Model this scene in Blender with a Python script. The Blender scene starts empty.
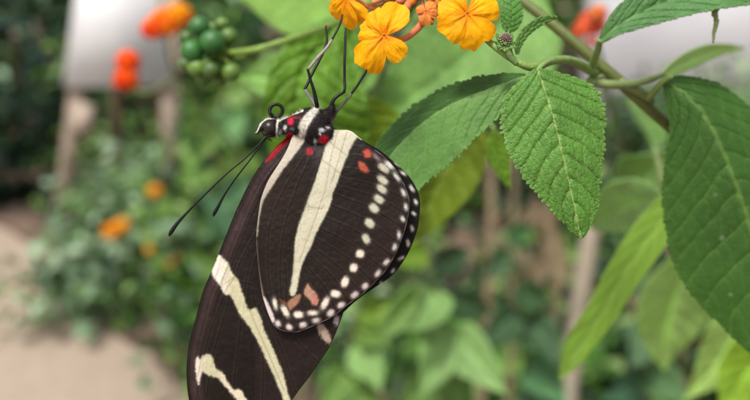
import bpy, math, random
import numpy as np
from mathutils import Vector

random.seed(7)
RNG = np.random.default_rng(11)
scene = bpy.context.scene
COL = scene.collection

# ------------------------------------------------------------------ camera
LENS = 38.6
FPX = 750 * LENS / 36.0
PITCH = math.radians(15)
CAM = np.array([0.0, 0.0, 1.0])
FWD = np.array([0.0, math.cos(PITCH), -math.sin(PITCH)])
UP = np.array([0.0, math.sin(PITCH), math.cos(PITCH)])
RIGHT = np.array([1.0, 0.0, 0.0])
D0 = 0.115                                     # distance of the butterfly from the camera, metres

cd = bpy.data.cameras.new('camera')
cam = bpy.data.objects.new('camera', cd)
COL.objects.link(cam)
cam.location = Vector(CAM)
cam.rotation_euler = (math.radians(90) - PITCH, 0, 0)
cd.lens = LENS
cd.sensor_width = 36
cd.clip_start = 0.005
cd.clip_end = 500
cd.dof.use_dof = True
cd.dof.focus_distance = D0
cd.dof.aperture_fstop = 14.8
scene.camera = cam

# ------------------------------------------------------------------ light
world = bpy.data.worlds.new('World')
scene.world = world
world.use_nodes = True
wn, wl = world.node_tree.nodes, world.node_tree.links
bg = wn['Background']
sky = wn.new('ShaderNodeTexSky')
sky.sky_type = 'NISHITA'
sky.sun_disc = False
SUN_EL, SUN_AZ = math.radians(58), math.radians(-155)      # azimuth clockwise from +Y
sky.sun_elevation = SUN_EL
sky.sun_rotation = SUN_AZ
sky.air_density = 1.0
sky.dust_density = 4.0
sky.ozone_density = 1.0
hs = wn.new('ShaderNodeHueSaturation')
hs.inputs['Saturation'].default_value = 0.03                # bright overcast sky
wl.new(sky.outputs[0], hs.inputs['Color'])
wl.new(hs.outputs[0], bg.inputs['Color'])
bg.inputs['Strength'].default_value = 0.11

sd = bpy.data.lights.new('sun', 'SUN')
sd.energy = 2.6
sd.angle = math.radians(12)
sd.color = (1.0, 0.96, 0.90)
sun = bpy.data.objects.new('sun', sd)
COL.objects.link(sun)
sdir = Vector((math.sin(SUN_AZ) * math.cos(SUN_EL), math.cos(SUN_AZ) * math.cos(SUN_EL), math.sin(SUN_EL)))
sun.rotation_euler = sdir.to_track_quat('Z', 'Y').to_euler()
sun.location = (0, 0, 6)

scene.view_settings.view_transform = 'Standard'
scene.view_settings.look = 'None'
scene.view_settings.gamma = 1
scene.view_settings.use_curve_mapping = False
scene.view_settings.exposure = 0.66
scene.render.engine = 'CYCLES'
scene.cycles.use_denoising = True
scene.cycles.max_bounces = 8
scene.cycles.transmission_bounces = 4
scene.cycles.diffuse_bounces = 4
scene.cycles.glossy_bounces = 3
scene.cycles.sample_clamp_indirect = 6


# ------------------------------------------------------------------ helpers
def P(px, py, d):
    """a point seen at photo pixel (px, py), d metres in front of the camera"""
    return CAM + d * (FWD + (px - 375) / FPX * RIGHT + (200 - py) / FPX * UP)


def PA(x, y, d):
    x = np.asarray(x, float); y = np.asarray(y, float); d = np.broadcast_to(np.asarray(d, float), x.shape)
    return CAM + d[..., None] * (FWD + ((x - 375) / FPX)[..., None] * RIGHT + ((200 - y) / FPX)[..., None] * UP)


def S(r, g, b, k=1.0):
    def f(c):
        c /= 255.0
        return c / 12.92 if c <= 0.04045 else ((c + 0.055) / 1.055) ** 2.4
    return np.array([f(r) * k, f(g) * k, f(b) * k])


_perm = np.random.default_rng(3).random((256, 256))


def vnoise(x, y, sc=1.0, seed=0):
    x = np.asarray(x, float) * sc + seed * 17.31
    y = np.asarray(y, float) * sc + seed * 9.77
    xi = np.floor(x).astype(int); yi = np.floor(y).astype(int)
    fx = x - xi; fy = y - yi
    fx = fx * fx * (3 - 2 * fx); fy = fy * fy * (3 - 2 * fy)
    g = lambda a, b: _perm[a & 255, b & 255]
    return ((g(xi, yi) * (1 - fx) + g(xi + 1, yi) * fx) * (1 - fy) +
            (g(xi, yi + 1) * (1 - fx) + g(xi + 1, yi + 1) * fx) * fy) * 2 - 1


def fbm(x, y, sc=1.0, seed=0, n=3):
    s = 0; a = 1; t = 0
    for i in range(n):
        s = s + a * vnoise(x, y, sc * 2 ** i, seed + i * 5)
        t += a; a *= 0.5
    return s / t


def smooth(pts, n=8, closed=False):
    """Catmull-Rom through points"""
    p = np.asarray(pts, float)
    m = len(p)
    out = []
    rng = range(m if closed else m - 1)
    for i in rng:
        if closed:
            a, b, c, d = p[(i - 1) % m], p[i], p[(i + 1) % m], p[(i + 2) % m]
        else:
            b, c = p[i], p[i + 1]
            a = p[i - 1] if i > 0 else 2 * b - c
            d = p[i + 2] if i + 2 < m else 2 * c - b
        for k in range(n):
            t = k / n
            out.append(0.5 * ((2 * b) + (c - a) * t + (2 * a - 5 * b + 4 * c - d) * t * t + (3 * b - a - 3 * c + d) * t ** 3))
    if not closed:
        out.append(p[-1])
    return np.array(out)


def sdf(x, y, poly):
    """signed distance to a polygon, negative inside"""
    x = np.asarray(x, float); y = np.asarray(y, float)
    poly = np.asarray(poly, float)
    d = np.full(x.shape, 1e18)
    inside = np.zeros(x.shape, bool)
    n = len(poly)
    for i in range(n):
        ax, ay = poly[i]; bx, by = poly[(i + 1) % n]
        ex, ey = bx - ax, by - ay
        l2 = ex * ex + ey * ey + 1e-12
        t = np.clip(((x - ax) * ex + (y - ay) * ey) / l2, 0, 1)
        dd = (x - ax - t * ex) ** 2 + (y - ay - t * ey) ** 2
        d = np.minimum(d, dd)
        c = ((ay > y) != (by > y)) & (x < (bx - ax) * (y - ay) / (by - ay + 1e-12) + ax)
        inside ^= c
    d = np.sqrt(d)
    return np.where(inside, -d, d)


def lined(x, y, line):
    """distance to an open polyline"""
    d = np.full(np.shape(x), 1e18)
    for i in range(len(line) - 1):
        ax, ay = line[i][:2]; bx, by = line[i + 1][:2]
        ex, ey = bx - ax, by - ay
        t = np.clip(((x - ax) * ex + (y - ay) * ey) / (ex * ex + ey * ey + 1e-12), 0, 1)
        d = np.minimum(d, (x - ax - t * ex) ** 2 + (y - ay - t * ey) ** 2)
    return np.sqrt(d)


def empty(name, loc, label, cat, group=None, kind=None):
    o = bpy.data.objects.new(name, None)
    COL.objects.link(o)
    o.location = Vector(loc)
    o.empty_display_size = 0.02
    o['label'] = label
    o['category'] = cat
    o['_base'] = [float(v) for v in loc]
    if group: o['group'] = group
    if kind: o['kind'] = kind
    return o


def base_of(o):
    return np.array(o['_base']) if '_base' in o.keys() else np.zeros(3)


def make(name, verts, faces, mat, parent=None, cols=None, uv=None, smooth_shade=True, base=None):
    """verts in world coordinates; stored relative to the base of the thing"""
    verts = np.asarray(verts, float).reshape(-1, 3)
    b = base_of(parent) if parent is not None else (np.zeros(3) if base is None else np.asarray(base, float))
    v = verts - b
    me = bpy.data.meshes.new(name)
    faces = np.asarray(faces) if not isinstance(faces, list) else faces
    if isinstance(faces, np.ndarray):
        faces = faces.astype(np.int32)
        tri = faces[:, 2] == faces[:, -1] if faces.shape[1] == 4 else np.zeros(len(faces), bool)
        keep = np.ones(faces.shape, bool)
        keep[tri, -1] = False
        tot = keep.sum(1).astype(np.int32)
        flat = faces[keep]
        me.vertices.add(len(v)); me.vertices.foreach_set('co', v.ravel())
        me.loops.add(len(flat)); me.loops.foreach_set('vertex_index', flat)
        me.polygons.add(len(faces)); me.polygons.foreach_set('loop_start', np.concatenate([[0], np.cumsum(tot)[:-1]]).astype(np.int32))
        me.update(calc_edges=True)
    else:
        me.from_pydata(v.tolist(), [], faces)
        me.update()
    me.validate()
    if smooth_shade:
        me.polygons.foreach_set('use_smooth', np.ones(len(me.polygons), bool))
    if cols is not None:
        a = me.color_attributes.new('Col', 'FLOAT_COLOR', 'POINT')
        c = np.ones((len(v), 4)); c[:, :3] = np.clip(np.asarray(cols).reshape(-1, 3), 0, 1)
        a.data.foreach_set('color', c.ravel())
    if uv is not None:
        a = me.attributes.new('lc', 'FLOAT_VECTOR', 'POINT')
        w = np.zeros((len(v), 3)); w[:, :2] = np.asarray(uv).reshape(-1, 2)
        a.data.foreach_set('vector', w.ravel())
    if mat is not None: me.materials.append(mat)
    o = bpy.data.objects.new(name, me)
    COL.objects.link(o)
    if parent is not None:
        o.parent = parent
        o['_base'] = [float(q) for q in b]
    else:
        o.location = Vector(b)
        o['_base'] = [float(q) for q in b]
    return o


def tag(o, label, cat=None, group=None, kind=None):
    o['label'] = label
    if cat: o['category'] = cat
    if group: o['group'] = group
    if kind: o['kind'] = kind
    return o


def grid_faces(nr, nc, wrap=False, off=0):
    r = np.arange(nr - 1)[:, None]
    if wrap:
        c = np.arange(nc)[None, :]
        c2 = (c + 1) % nc
    else:
        c = np.arange(nc - 1)[None, :]
        c2 = c + 1
    a = r * nc + c; b = r * nc + c2; d = (r + 1) * nc + c; e = (r + 1) * nc + c2
    return np.stack([a, b, e, d], -1).reshape(-1, 4) + off


class Bag:
    """collects several shapes into one mesh"""
    def __init__(s): s.v = []; s.f = []; s.c = []; s.n = 0
    def add(s, v, f, c=None):
        v = np.asarray(v).reshape(-1, 3)
        s.v.append(v); s.f.append(np.asarray(f) + s.n)
        c = np.asarray((0.5, 0.5, 0.5) if c is None else c)
        c = np.broadcast_to(c.reshape(-1, 3), v.shape)
        s.c.append(c); s.n += len(v)
    def build(s, name, mat, parent=None, **k):
        return make(name, np.concatenate(s.v), np.concatenate(s.f), mat, parent, cols=np.concatenate(s.c), **k)


def tube_geo(pts, rad, sides=10, n=6, rough=0.0, squash=1.0):
    """pts world points, rad per point (metres)"""
    q = np.column_stack([np.asarray(pts, float), np.broadcast_to(np.asarray(rad, float), (len(pts),))])
    q = smooth(q, n)
    p, r = q[:, :3], np.maximum(q[:, 3], 1e-6)
    t = np.gradient(p, axis=0)
    t /= np.linalg.norm(t, axis=1)[:, None] + 1e-12
    ref = np.array([0, 1.0, 0.2]) if abs(t[0][1]) < 0.9 else np.array([1.0, 0, 0])
    ns = []
    cur = ref
    for k in range(len(p)):
        cur = cur - t[k] * np.dot(cur, t[k])
        cur = cur / (np.linalg.norm(cur) + 1e-12)
        ns.append(cur)
    N = np.array(ns); B = np.cross(t, N)
    a = np.linspace(0, 2 * np.pi, sides, endpoint=False)
    rr = r[:, None] * np.ones(sides)
    if rough:
        rr = rr * (1 + rough * vnoise(np.arange(len(p))[:, None] * 0.7 + 0 * a, np.arange(sides)[None, :] + 0 * rr, 1.0, 4))
    v = p[:, None, :] + rr[..., None] * (np.cos(a)[None, :, None] * N[:, None, :] * squash + np.sin(a)[None, :, None] * B[:, None, :])
    v = v.reshape(-1, 3)
    f = grid_faces(len(p), sides, wrap=True)
    # caps
    n0 = len(v)
    v = np.vstack([v, p[0] - t[0] * r[0] * 0.3, p[-1] + t[-1] * r[-1] * 0.3])
    i = np.arange(sides); j = (i + 1) % sides
    c0 = np.stack([j, i, np.full(sides, n0), np.full(sides, n0)], -1)
    e = (len(p) - 1) * sides
    c1 = np.stack([e + i, e + j, np.full(sides, n0 + 1), np.full(sides, n0 + 1)], -1)
    return v, f, (c0, c1)


def tube(bag, pts, rad, col, sides=10, n=6, rough=0.0, squash=1.0):
    v, f, caps = tube_geo(pts, rad, sides, n, rough, squash)
    allf = np.vstack([f] + [np.column_stack([c[:, 0], c[:, 1], c[:, 2], c[:, 2]]) for c in caps])
    bag.add(v, allf, col)


def ptube(bag, pxs, rpx, col, **k):
    """points (px, py, depth) and radii in photo pixels at that depth"""
    pts = [P(*q) for q in pxs]
    rp = np.broadcast_to(np.asarray(rpx, float), (len(pxs),))
    rad = [rp[i] * pxs[i][2] / FPX for i in range(len(pxs))]
    tube(bag, pts, rad, col, **k)


def ball_geo(c, r, nu=20, nv=12, ax=None):
    """ellipsoid, r = (rx, ry, rz) along ax rows"""
    r = np.broadcast_to(np.asarray(r, float), (3,))
    ax = np.eye(3) if ax is None else ax
    th = np.linspace(0.001, np.pi - 0.001, nv); ph = np.linspace(0, 2 * np.pi, nu, endpoint=False)
    x = np.sin(th)[:, None] * np.cos(ph); y = np.sin(th)[:, None] * np.sin(ph); z = np.cos(th)[:, None] + 0 * ph
    q = np.stack([x * r[0], y * r[1], z * r[2]], -1).reshape(-1, 3) @ ax
    return q + c, grid_faces(nv, nu, wrap=True)


VIEW_AX = np.stack([RIGHT, UP, -FWD])       # rows: image right, image up, towards the camera


# ------------------------------------------------------------------ materials
def mat_new(name):
    m = bpy.data.materials.new(name); m.use_nodes = True
    n = m.node_tree.nodes; l = m.node_tree.links
    return m, n, l, n['Principled BSDF'], n['Material Output']


def m_col(name, rough=0.6, spec=0.4, noise=0.25, nscale=300.0, bump=0.0, bscale=800.0, transl=0.0, tcol=None,
          sss=0.0, vor=0.0, vscale=900.0, coat=0.0, sheen=0.0, bdist=0.0003):
    """material whose own colour comes from the mesh's Col attribute, broken up by noise"""
    m, n, l, p, out = mat_new(name)
    a = n.new('ShaderNodeAttribute'); a.attribute_name = 'Col'
    tc = n.new('ShaderNodeTexCoord')
    nz = n.new('ShaderNodeTexNoise'); nz.inputs['Scale'].default_value = nscale; nz.inputs['Detail'].default_value = 5
    l.new(tc.outputs['Object'], nz.inputs['Vector'])
    mr = n.new('ShaderNodeMapRange')
    mr.inputs['From Min'].default_value = 0.25; mr.inputs['From Max'].default_value = 0.75
    mr.inputs['To Min'].default_value = 1 - noise; mr.inputs['To Max'].default_value = 1 + noise
    l.new(nz.outputs['Fac'], mr.inputs['Value'])
    mul = n.new('ShaderNodeVectorMath'); mul.operation = 'SCALE'
    l.new(a.outputs['Color'], mul.inputs[0]); l.new(mr.outputs[0], mul.inputs['Scale'])
    colour = mul.outputs[0]
    p.inputs['Roughness'].default_value = rough
    p.inputs['Specular IOR Level'].default_value = spec
    if coat: p.inputs['Coat Weight'].default_value = coat
    if sheen:
        p.inputs['Sheen Weight'].default_value = sheen
        p.inputs['Sheen Roughness'].default_value = 0.4
    if sss:
        p.inputs['Subsurface Weight'].default_value = sss
        p.inputs['Subsurface Scale'].default_value = 0.001
    hgt = None
    if vor:
        at = n.new('ShaderNodeAttribute'); at.attribute_name = 'lc'
        wz = n.new('ShaderNodeTexNoise'); wz.inputs['Scale'].default_value = vscale * 0.5
        l.new(at.outputs['Vector'], wz.inputs['Vector'])
        wv = n.new('ShaderNodeVectorMath'); wv.operation = 'SCALE'; wv.inputs['Scale'].default_value = 0.7 / vscale
        l.new(wz.outputs['Color'], wv.inputs[0])
        ad = n.new('ShaderNodeVectorMath'); ad.operation = 'ADD'
        l.new(at.outputs['Vector'], ad.inputs[0]); l.new(wv.outputs[0], ad.inputs[1])
        vo = n.new('ShaderNodeTexVoronoi'); vo.feature = 'DISTANCE_TO_EDGE'; vo.inputs['Scale'].default_value = vscale
        l.new(ad.outputs[0], vo.inputs['Vector'])
        m2 = n.new('ShaderNodeMapRange'); m2.interpolation_type = 'SMOOTHSTEP'
        m2.inputs['From Max'].default_value = 0.22
        l.new(vo.outputs['Distance'], m2.inputs['Value'])
        hgt = m2.outputs[0]
        # the fine veins are a little paler than the lamina
        mc = n.new('ShaderNodeMapRange'); mc.inputs['To Min'].default_value = 1.0 + vor * 0.55; mc.inputs['To Max'].default_value = 1.0
        l.new(m2.outputs[0], mc.inputs['Value'])
        ms = n.new('ShaderNodeVectorMath'); ms.operation = 'SCALE'
        l.new(colour, ms.inputs[0]); l.new(mc.outputs[0], ms.inputs['Scale'])
        colour = ms.outputs[0]
    l.new(colour, p.inputs['Base Color'])
    nb = None
    if vor:
        b1 = n.new('ShaderNodeBump'); b1.inputs['Strength'].default_value = min(1.0, vor); b1.inputs['Distance'].default_value = 0.00022
        l.new(hgt, b1.inputs['Height']); nb = b1.outputs[0]
    if bump:
        bz = n.new('ShaderNodeTexNoise'); bz.inputs['Scale'].default_value = bscale; bz.inputs['Detail'].default_value = 4
        l.new(tc.outputs['Object'], bz.inputs['Vector'])
        b2 = n.new('ShaderNodeBump'); b2.inputs['Strength'].default_value = bump; b2.inputs['Distance'].default_value = bdist
        l.new(bz.outputs['Fac'], b2.inputs['Height'])
        if nb is not None: l.new(nb, b2.inputs['Normal'])
        nb = b2.outputs[0]
    if nb is not None: l.new(nb, p.inputs['Normal'])
    if transl:
        t = n.new('ShaderNodeBsdfTranslucent')
        tm = n.new('ShaderNodeVectorMath'); tm.operation = 'MULTIPLY'
        tm.inputs[1].default_value = tcol if tcol is not None else (1.25, 1.3, 0.5)
        l.new(colour, tm.inputs[0]); l.new(tm.outputs[0], t.inputs['Color'])
        if nb is not None: l.new(nb, t.inputs['Normal'])
        mx = n.new('ShaderNodeMixShader'); mx.inputs['Fac'].default_value = transl
        l.new(p.outputs[0], mx.inputs[1]); l.new(t.outputs[0], mx.inputs[2]); l.new(mx.outputs[0], out.inputs['Surface'])
    return m


M_LEAF = m_col('rugose_leaf', 0.5, 0.32, 0.14, 260, 0.35, 3200, 0.26, vor=0.27, vscale=2000, bdist=0.00008)
M_LEAF_SMOOTH = m_col('smooth_leaf', 0.5, 0.3, 0.08, 200, 0.15, 2000, 0.26, vor=0.14, vscale=1500, bdist=0.00006)
M_LEAF_FAR = m_col('soft_leaf', 0.5, 0.35, 0.22, 90, 0.3, 900, 0.42, vor=0.5, vscale=500)
M_FOLIAGE = m_col('foliage', 0.55, 0.22, 0.25, 40, 0.0, 300, 0.3)
M_STEM = m_col('green_stem', 0.5, 0.4, 0.2, 500, 0.5, 2500, 0.0, sss=0.0)
M_WOODY = m_col('woody_stem', 0.8, 0.2, 0.35, 60, 0.6, 120, bdist=0.002)
M_PETAL = m_col('petal', 0.6, 0.2, 0.08, 500, 0.5, 2600, 0.32, (1.0, 0.82, 0.4), bdist=0.0001)
M_BERRY = m_col('berry_skin', 0.5, 0.5, 0.3, 350, 0.3, 500, bdist=0.0004)
M_WING = m_col('wing_scales', 0.5, 0.12, 0.17, 5200, 0.25, 9000, 0.0, bdist=0.00003)
M_BODY = m_col('body_fur', 0.65, 0.18, 0.3, 2500, 0.7, 5000, bdist=0.0001)
M_EYE = m_col('eye_facets', 0.32, 0.45, 0.55, 1300, 0.5, 9000, bdist=0.00005)
M_LEG = m_col('leg_chitin', 0.45, 0.25, 0.25, 1500, 0.3, 4000, bdist=0.00005)
M_WOOD = m_col('weathered_wood', 0.8, 0.2, 0.25, 12, 0.4, 60, bdist=0.003)
M_PAINT = m_col('painted_board', 0.45, 0.4, 0.16, 6, 0.1, 30, bdist=0.001)
M_WALL = m_col('rendered_wall', 0.85, 0.2, 0.08, 3, 0.4, 80, bdist=0.003)


# ================================================================== SETTING
def ground_material():
    m, n, l, p, out = mat_new('sandy_ground')
    g = n.new('ShaderNodeNewGeometry')
    def noise(sc, det=6):
        z = n.new('ShaderNodeTexNoise'); z.inputs['Scale'].default_value = sc; z.inputs['Detail'].default_value = det
        l.new(g.outputs['Position'], z.inputs['Vector']); return z
    z1, z2 = noise(1.6), noise(28, 8)
    r = n.new('ShaderNodeValToRGB')
    r.color_ramp.elements[0].position = 0.3; r.color_ramp.elements[0].color = (0.22, 0.165, 0.125, 1)
    r.color_ramp.elements[1].position = 0.72; r.color_ramp.elements[1].color = (0.40, 0.315, 0.245, 1)
    mx = n.new('ShaderNodeMix'); mx.data_type = 'FLOAT'; mx.inputs['Factor'].default_value = 0.45
    l.new(z1.outputs['Fac'], mx.inputs['A']); l.new(z2.outputs['Fac'], mx.inputs['B'])
    l.new(mx.outputs['Result'], r.inputs['Fac'])
    l.new(r.outputs[0], p.inputs['Base Color'])
    p.inputs['Roughness'].default_value = 0.95
    b = n.new('ShaderNodeBump'); b.inputs['Distance'].default_value = 0.01; b.inputs['Strength'].default_value = 0.6
    l.new(z2.outputs['Fac'], b.inputs['Height']); l.new(b.outputs[0], p.inputs['Normal'])
    return m


def soil_material():
    m, n, l, p, out = mat_new('dark_soil')
    g = n.new('ShaderNodeNewGeometry')
    z = n.new('ShaderNodeTexNoise'); z.inputs['Scale'].default_value = 9; z.inputs['Detail'].default_value = 8
    l.new(g.outputs['Position'], z.inputs['Vector'])
    r = n.new('ShaderNodeValToRGB')
    r.color_ramp.elements[0].position = 0.35; r.color_ramp.elements[0].color = (0.035, 0.023, 0.016, 1)
    r.color_ramp.elements[1].position = 0.7; r.color_ramp.elements[1].color = (0.17, 0.11, 0.075, 1)
    l.new(z.outputs['Fac'], r.inputs['Fac']); l.new(r.outputs[0], p.inputs['Base Color'])
    p.inputs['Roughness'].default_value = 1.0
    b = n.new('ShaderNodeBump'); b.inputs['Distance'].default_value = 0.03
    l.new(z.outputs['Fac'], b.inputs['Height']); l.new(b.outputs[0], p.inputs['Normal'])
    return m


R = 150
g = make('ground', [(-R, -R, 0), (R, -R, 0), (R, R, 0), (-R, R, 0)], np.array([[0, 1, 2, 3]]), ground_material())
tag(g, 'pale sandy path below and left of the planting bed', kind='structure')


def bed(name, outline, z, label):
    pts = smooth(outline, 6, closed=True)
    pts = [(p[0] + 0.04 * math.sin(i * 2.1), p[1] + 0.04 * math.cos(i * 1.7), z) for i, p in enumerate(pts)]
    n = len(pts)
    v = pts + [(p[0], p[1], -0.02) for p in pts]
    f = [list(range(n))] + [[i, i + n, (i + 1) % n + n, (i + 1) % n] for i in range(n)]
    o = make(name, v, f, M_SOIL, smooth_shade=False)
    tag(o, label, kind='structure')


M_SOIL = soil_material()
bed('ground_soil', [(-7, 3.4), (-3, 3.35), (-1.7, 3.35), (-1.0, 2.5), (-0.7, 2.15), (-0.32, 1.6), (-0.1, 0.9), (0.0, -1.0), (2.5, -1.2),
                  (5, 1), (7, 5), (7, 13), (-7, 13)], 0.03, 'dark brown soil of the planting bed')


# ---- simple foliage generator
def leaf_cloud(bag, centers, sizes, cols, rng, up=0.3, aspect=0.5):
    """many small folded leaves, each of 8 quads"""
    n = len(centers)
    d = rng.normal(size=(n, 3)); d[:, 2] = d[:, 2] * 0.7 - up * 0.3
    d /= np.linalg.norm(d, axis=1)[:, None]
    nn = rng.normal(size=(n, 3)) * 0.7 + np.array([0, -0.35, 1.0])
    s = np.cross(d, nn); s /= np.linalg.norm(s, axis=1)[:, None] + 1e-9
    k = np.cross(s, d)
    ts = np.array([0, 0.22, 0.5, 0.8, 1.0]); ws = np.array([0.04, 0.42, 0.5, 0.28, 0.02]) * aspect * 2
    vs = []
    for i, t in enumerate(ts):
        for j in (-1, 0, 1):
            w = ws[i] * 0.5 * j
            z = 0.16 * abs(j) * ws[i] - 0.25 * t * t
            vs.append(centers + sizes[:, None] * (d * t + s * w + k * z))
    v = np.stack(vs, 1)
    f0 = grid_faces(5, 3)
    f = (f0[None] + (np.arange(n) * 15)[:, None, None]).reshape(-1, 4)
    bag.add(v.reshape(-1, 3), f, np.repeat(cols, 15, axis=0))


def shrub(name, label, cat, x, y, z0, blobs, nleaf, lsize, cols, group=None, stems=5, stemcol=(0.16, 0.11, 0.07), seed=1, aspect=0.5, zbase=0.03,
          flowers=None, up=0.3):
    """blobs: (dx, dy, z, rx, ry, rz) crown lobes relative to the base"""
    rng = np.random.default_rng(seed)
    root = empty(name, (x, y, zbase), label, cat, group)
    st = Bag()
    for i in range(stems):
        b = blobs[i % len(blobs)]
        tx, ty, tz = x + b[0] + rng.normal() * b[3] * 0.4, y + b[1] + rng.normal() * b[4] * 0.4, b[2] + b[5] * 0.5
        a = rng.uniform(0, 6.28)
        tube(st, [(x + 0.03 * math.cos(a), y + 0.03 * math.sin(a), zbase - 0.02), (x + (tx - x) * 0.35 + rng.normal() * 0.03, y + (ty - y) * 0.35, zbase + (tz - zbase) * 0.5), (tx, ty, tz)],
             [0.012 + 0.01 * tz, 0.008 + 0.006 * tz, 0.003], stemcol, sides=6, n=4)
    st.build('stem', M_WOODY, root)
    vol = np.array([b[3] * b[4] * b[5] for b in blobs]); vol /= vol.sum()
    which = rng.choice(len(blobs), nleaf, p=vol)
    # leaf clumps: leaves gather round random twig ends inside each lobe
    nc = max(6, nleaf // 14)
    dirs = rng.normal(size=(nc, 3)); dirs /= np.linalg.norm(dirs, axis=1)[:, None]
    rad = rng.uniform(0.35, 1.0, nc) ** 0.6
    bw = rng.choice(len(blobs), nc, p=vol)
    B = np.array(blobs)
    cc = np.stack([x + B[bw, 0], y + B[bw, 1], B[bw, 2]], 1) + dirs * rad[:, None] * B[bw, 3:6]
    which = rng.integers(0, nc, nleaf)
    ctr = cc[which] + rng.normal(size=(nleaf, 3)) * lsize * 1.1
    ctr[:, 2] = np.maximum(ctr[:, 2], zbase + 0.02)
    cols = np.array(cols)
    ci = rng.integers(0, len(cols), nc)
    c = cols[ci[which]] * rng.uniform(0.75, 1.25, (nleaf, 1))
    fb = Bag()
    leaf_cloud(fb, ctr, rng.uniform(0.7, 1.3, nleaf) * lsize, c, rng, aspect=aspect, up=up)
    fb.build('foliage', M_FOLIAGE, root)
    if flowers:
        for (fx, fy, fz, r, c1, c2) in flowers:
            flower_ball(root, np.array([fx, fy, fz]), r, c1, c2, rng)
    return root


def flower_ball(parent, c, r, c1, c2, rng, n=26, name='flower_head', stalk=None):
    """an umbel seen from far: little four-lobed florets over a dome"""
    bag = Bag()
    for i in range(n):
        ph = i * 2.399963; zz = 1 - 1.5 * (i + 0.5) / n
        rr = math.sqrt(max(0, 1 - zz * zz))
        nrm = np.array([rr * math.cos(ph), rr * math.sin(ph), zz])
        a = np.cross(nrm, [0.3, 0.2, 1.0]); a /= np.linalg.norm(a); b = np.cross(nrm, a)
        q = c + nrm * r * 0.85
        s = r * 0.42
        v = [q - nrm * s * 0.15]
        for k in range(8):
            an = k * math.pi / 4 + i
            rad = s * (1.0 if k % 2 == 0 else 0.62)
            v.append(q + (a * math.cos(an) + b * math.sin(an)) * rad + nrm * s * (0.15 if k % 2 == 0 else 0.0))
        f = [[0, 1 + k, 1 + (k + 1) % 8, 1 + (k + 1) % 8] for k in range(8)]
        col = np.array(c1) * (1 - abs(zz) * 0) if rng.random() < 0.55 + 0.4 * zz else np.array(c2)
        bag.add(v, f, col)
    v, f = ball_geo(c, r * 0.75, 12, 8)
    bag.add(v, f, np.array(c2) * 0.6)
    return bag.build(name, M_PETAL, parent)


# ================================================================== DETAILED LEAF
def interp(tab, s):
    tab = np.array(tab, float)
    # smooth interpolation through the table
    q = smooth(tab, 8)
    return np.interp(s, q[:, 0], q[:, 1])


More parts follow.
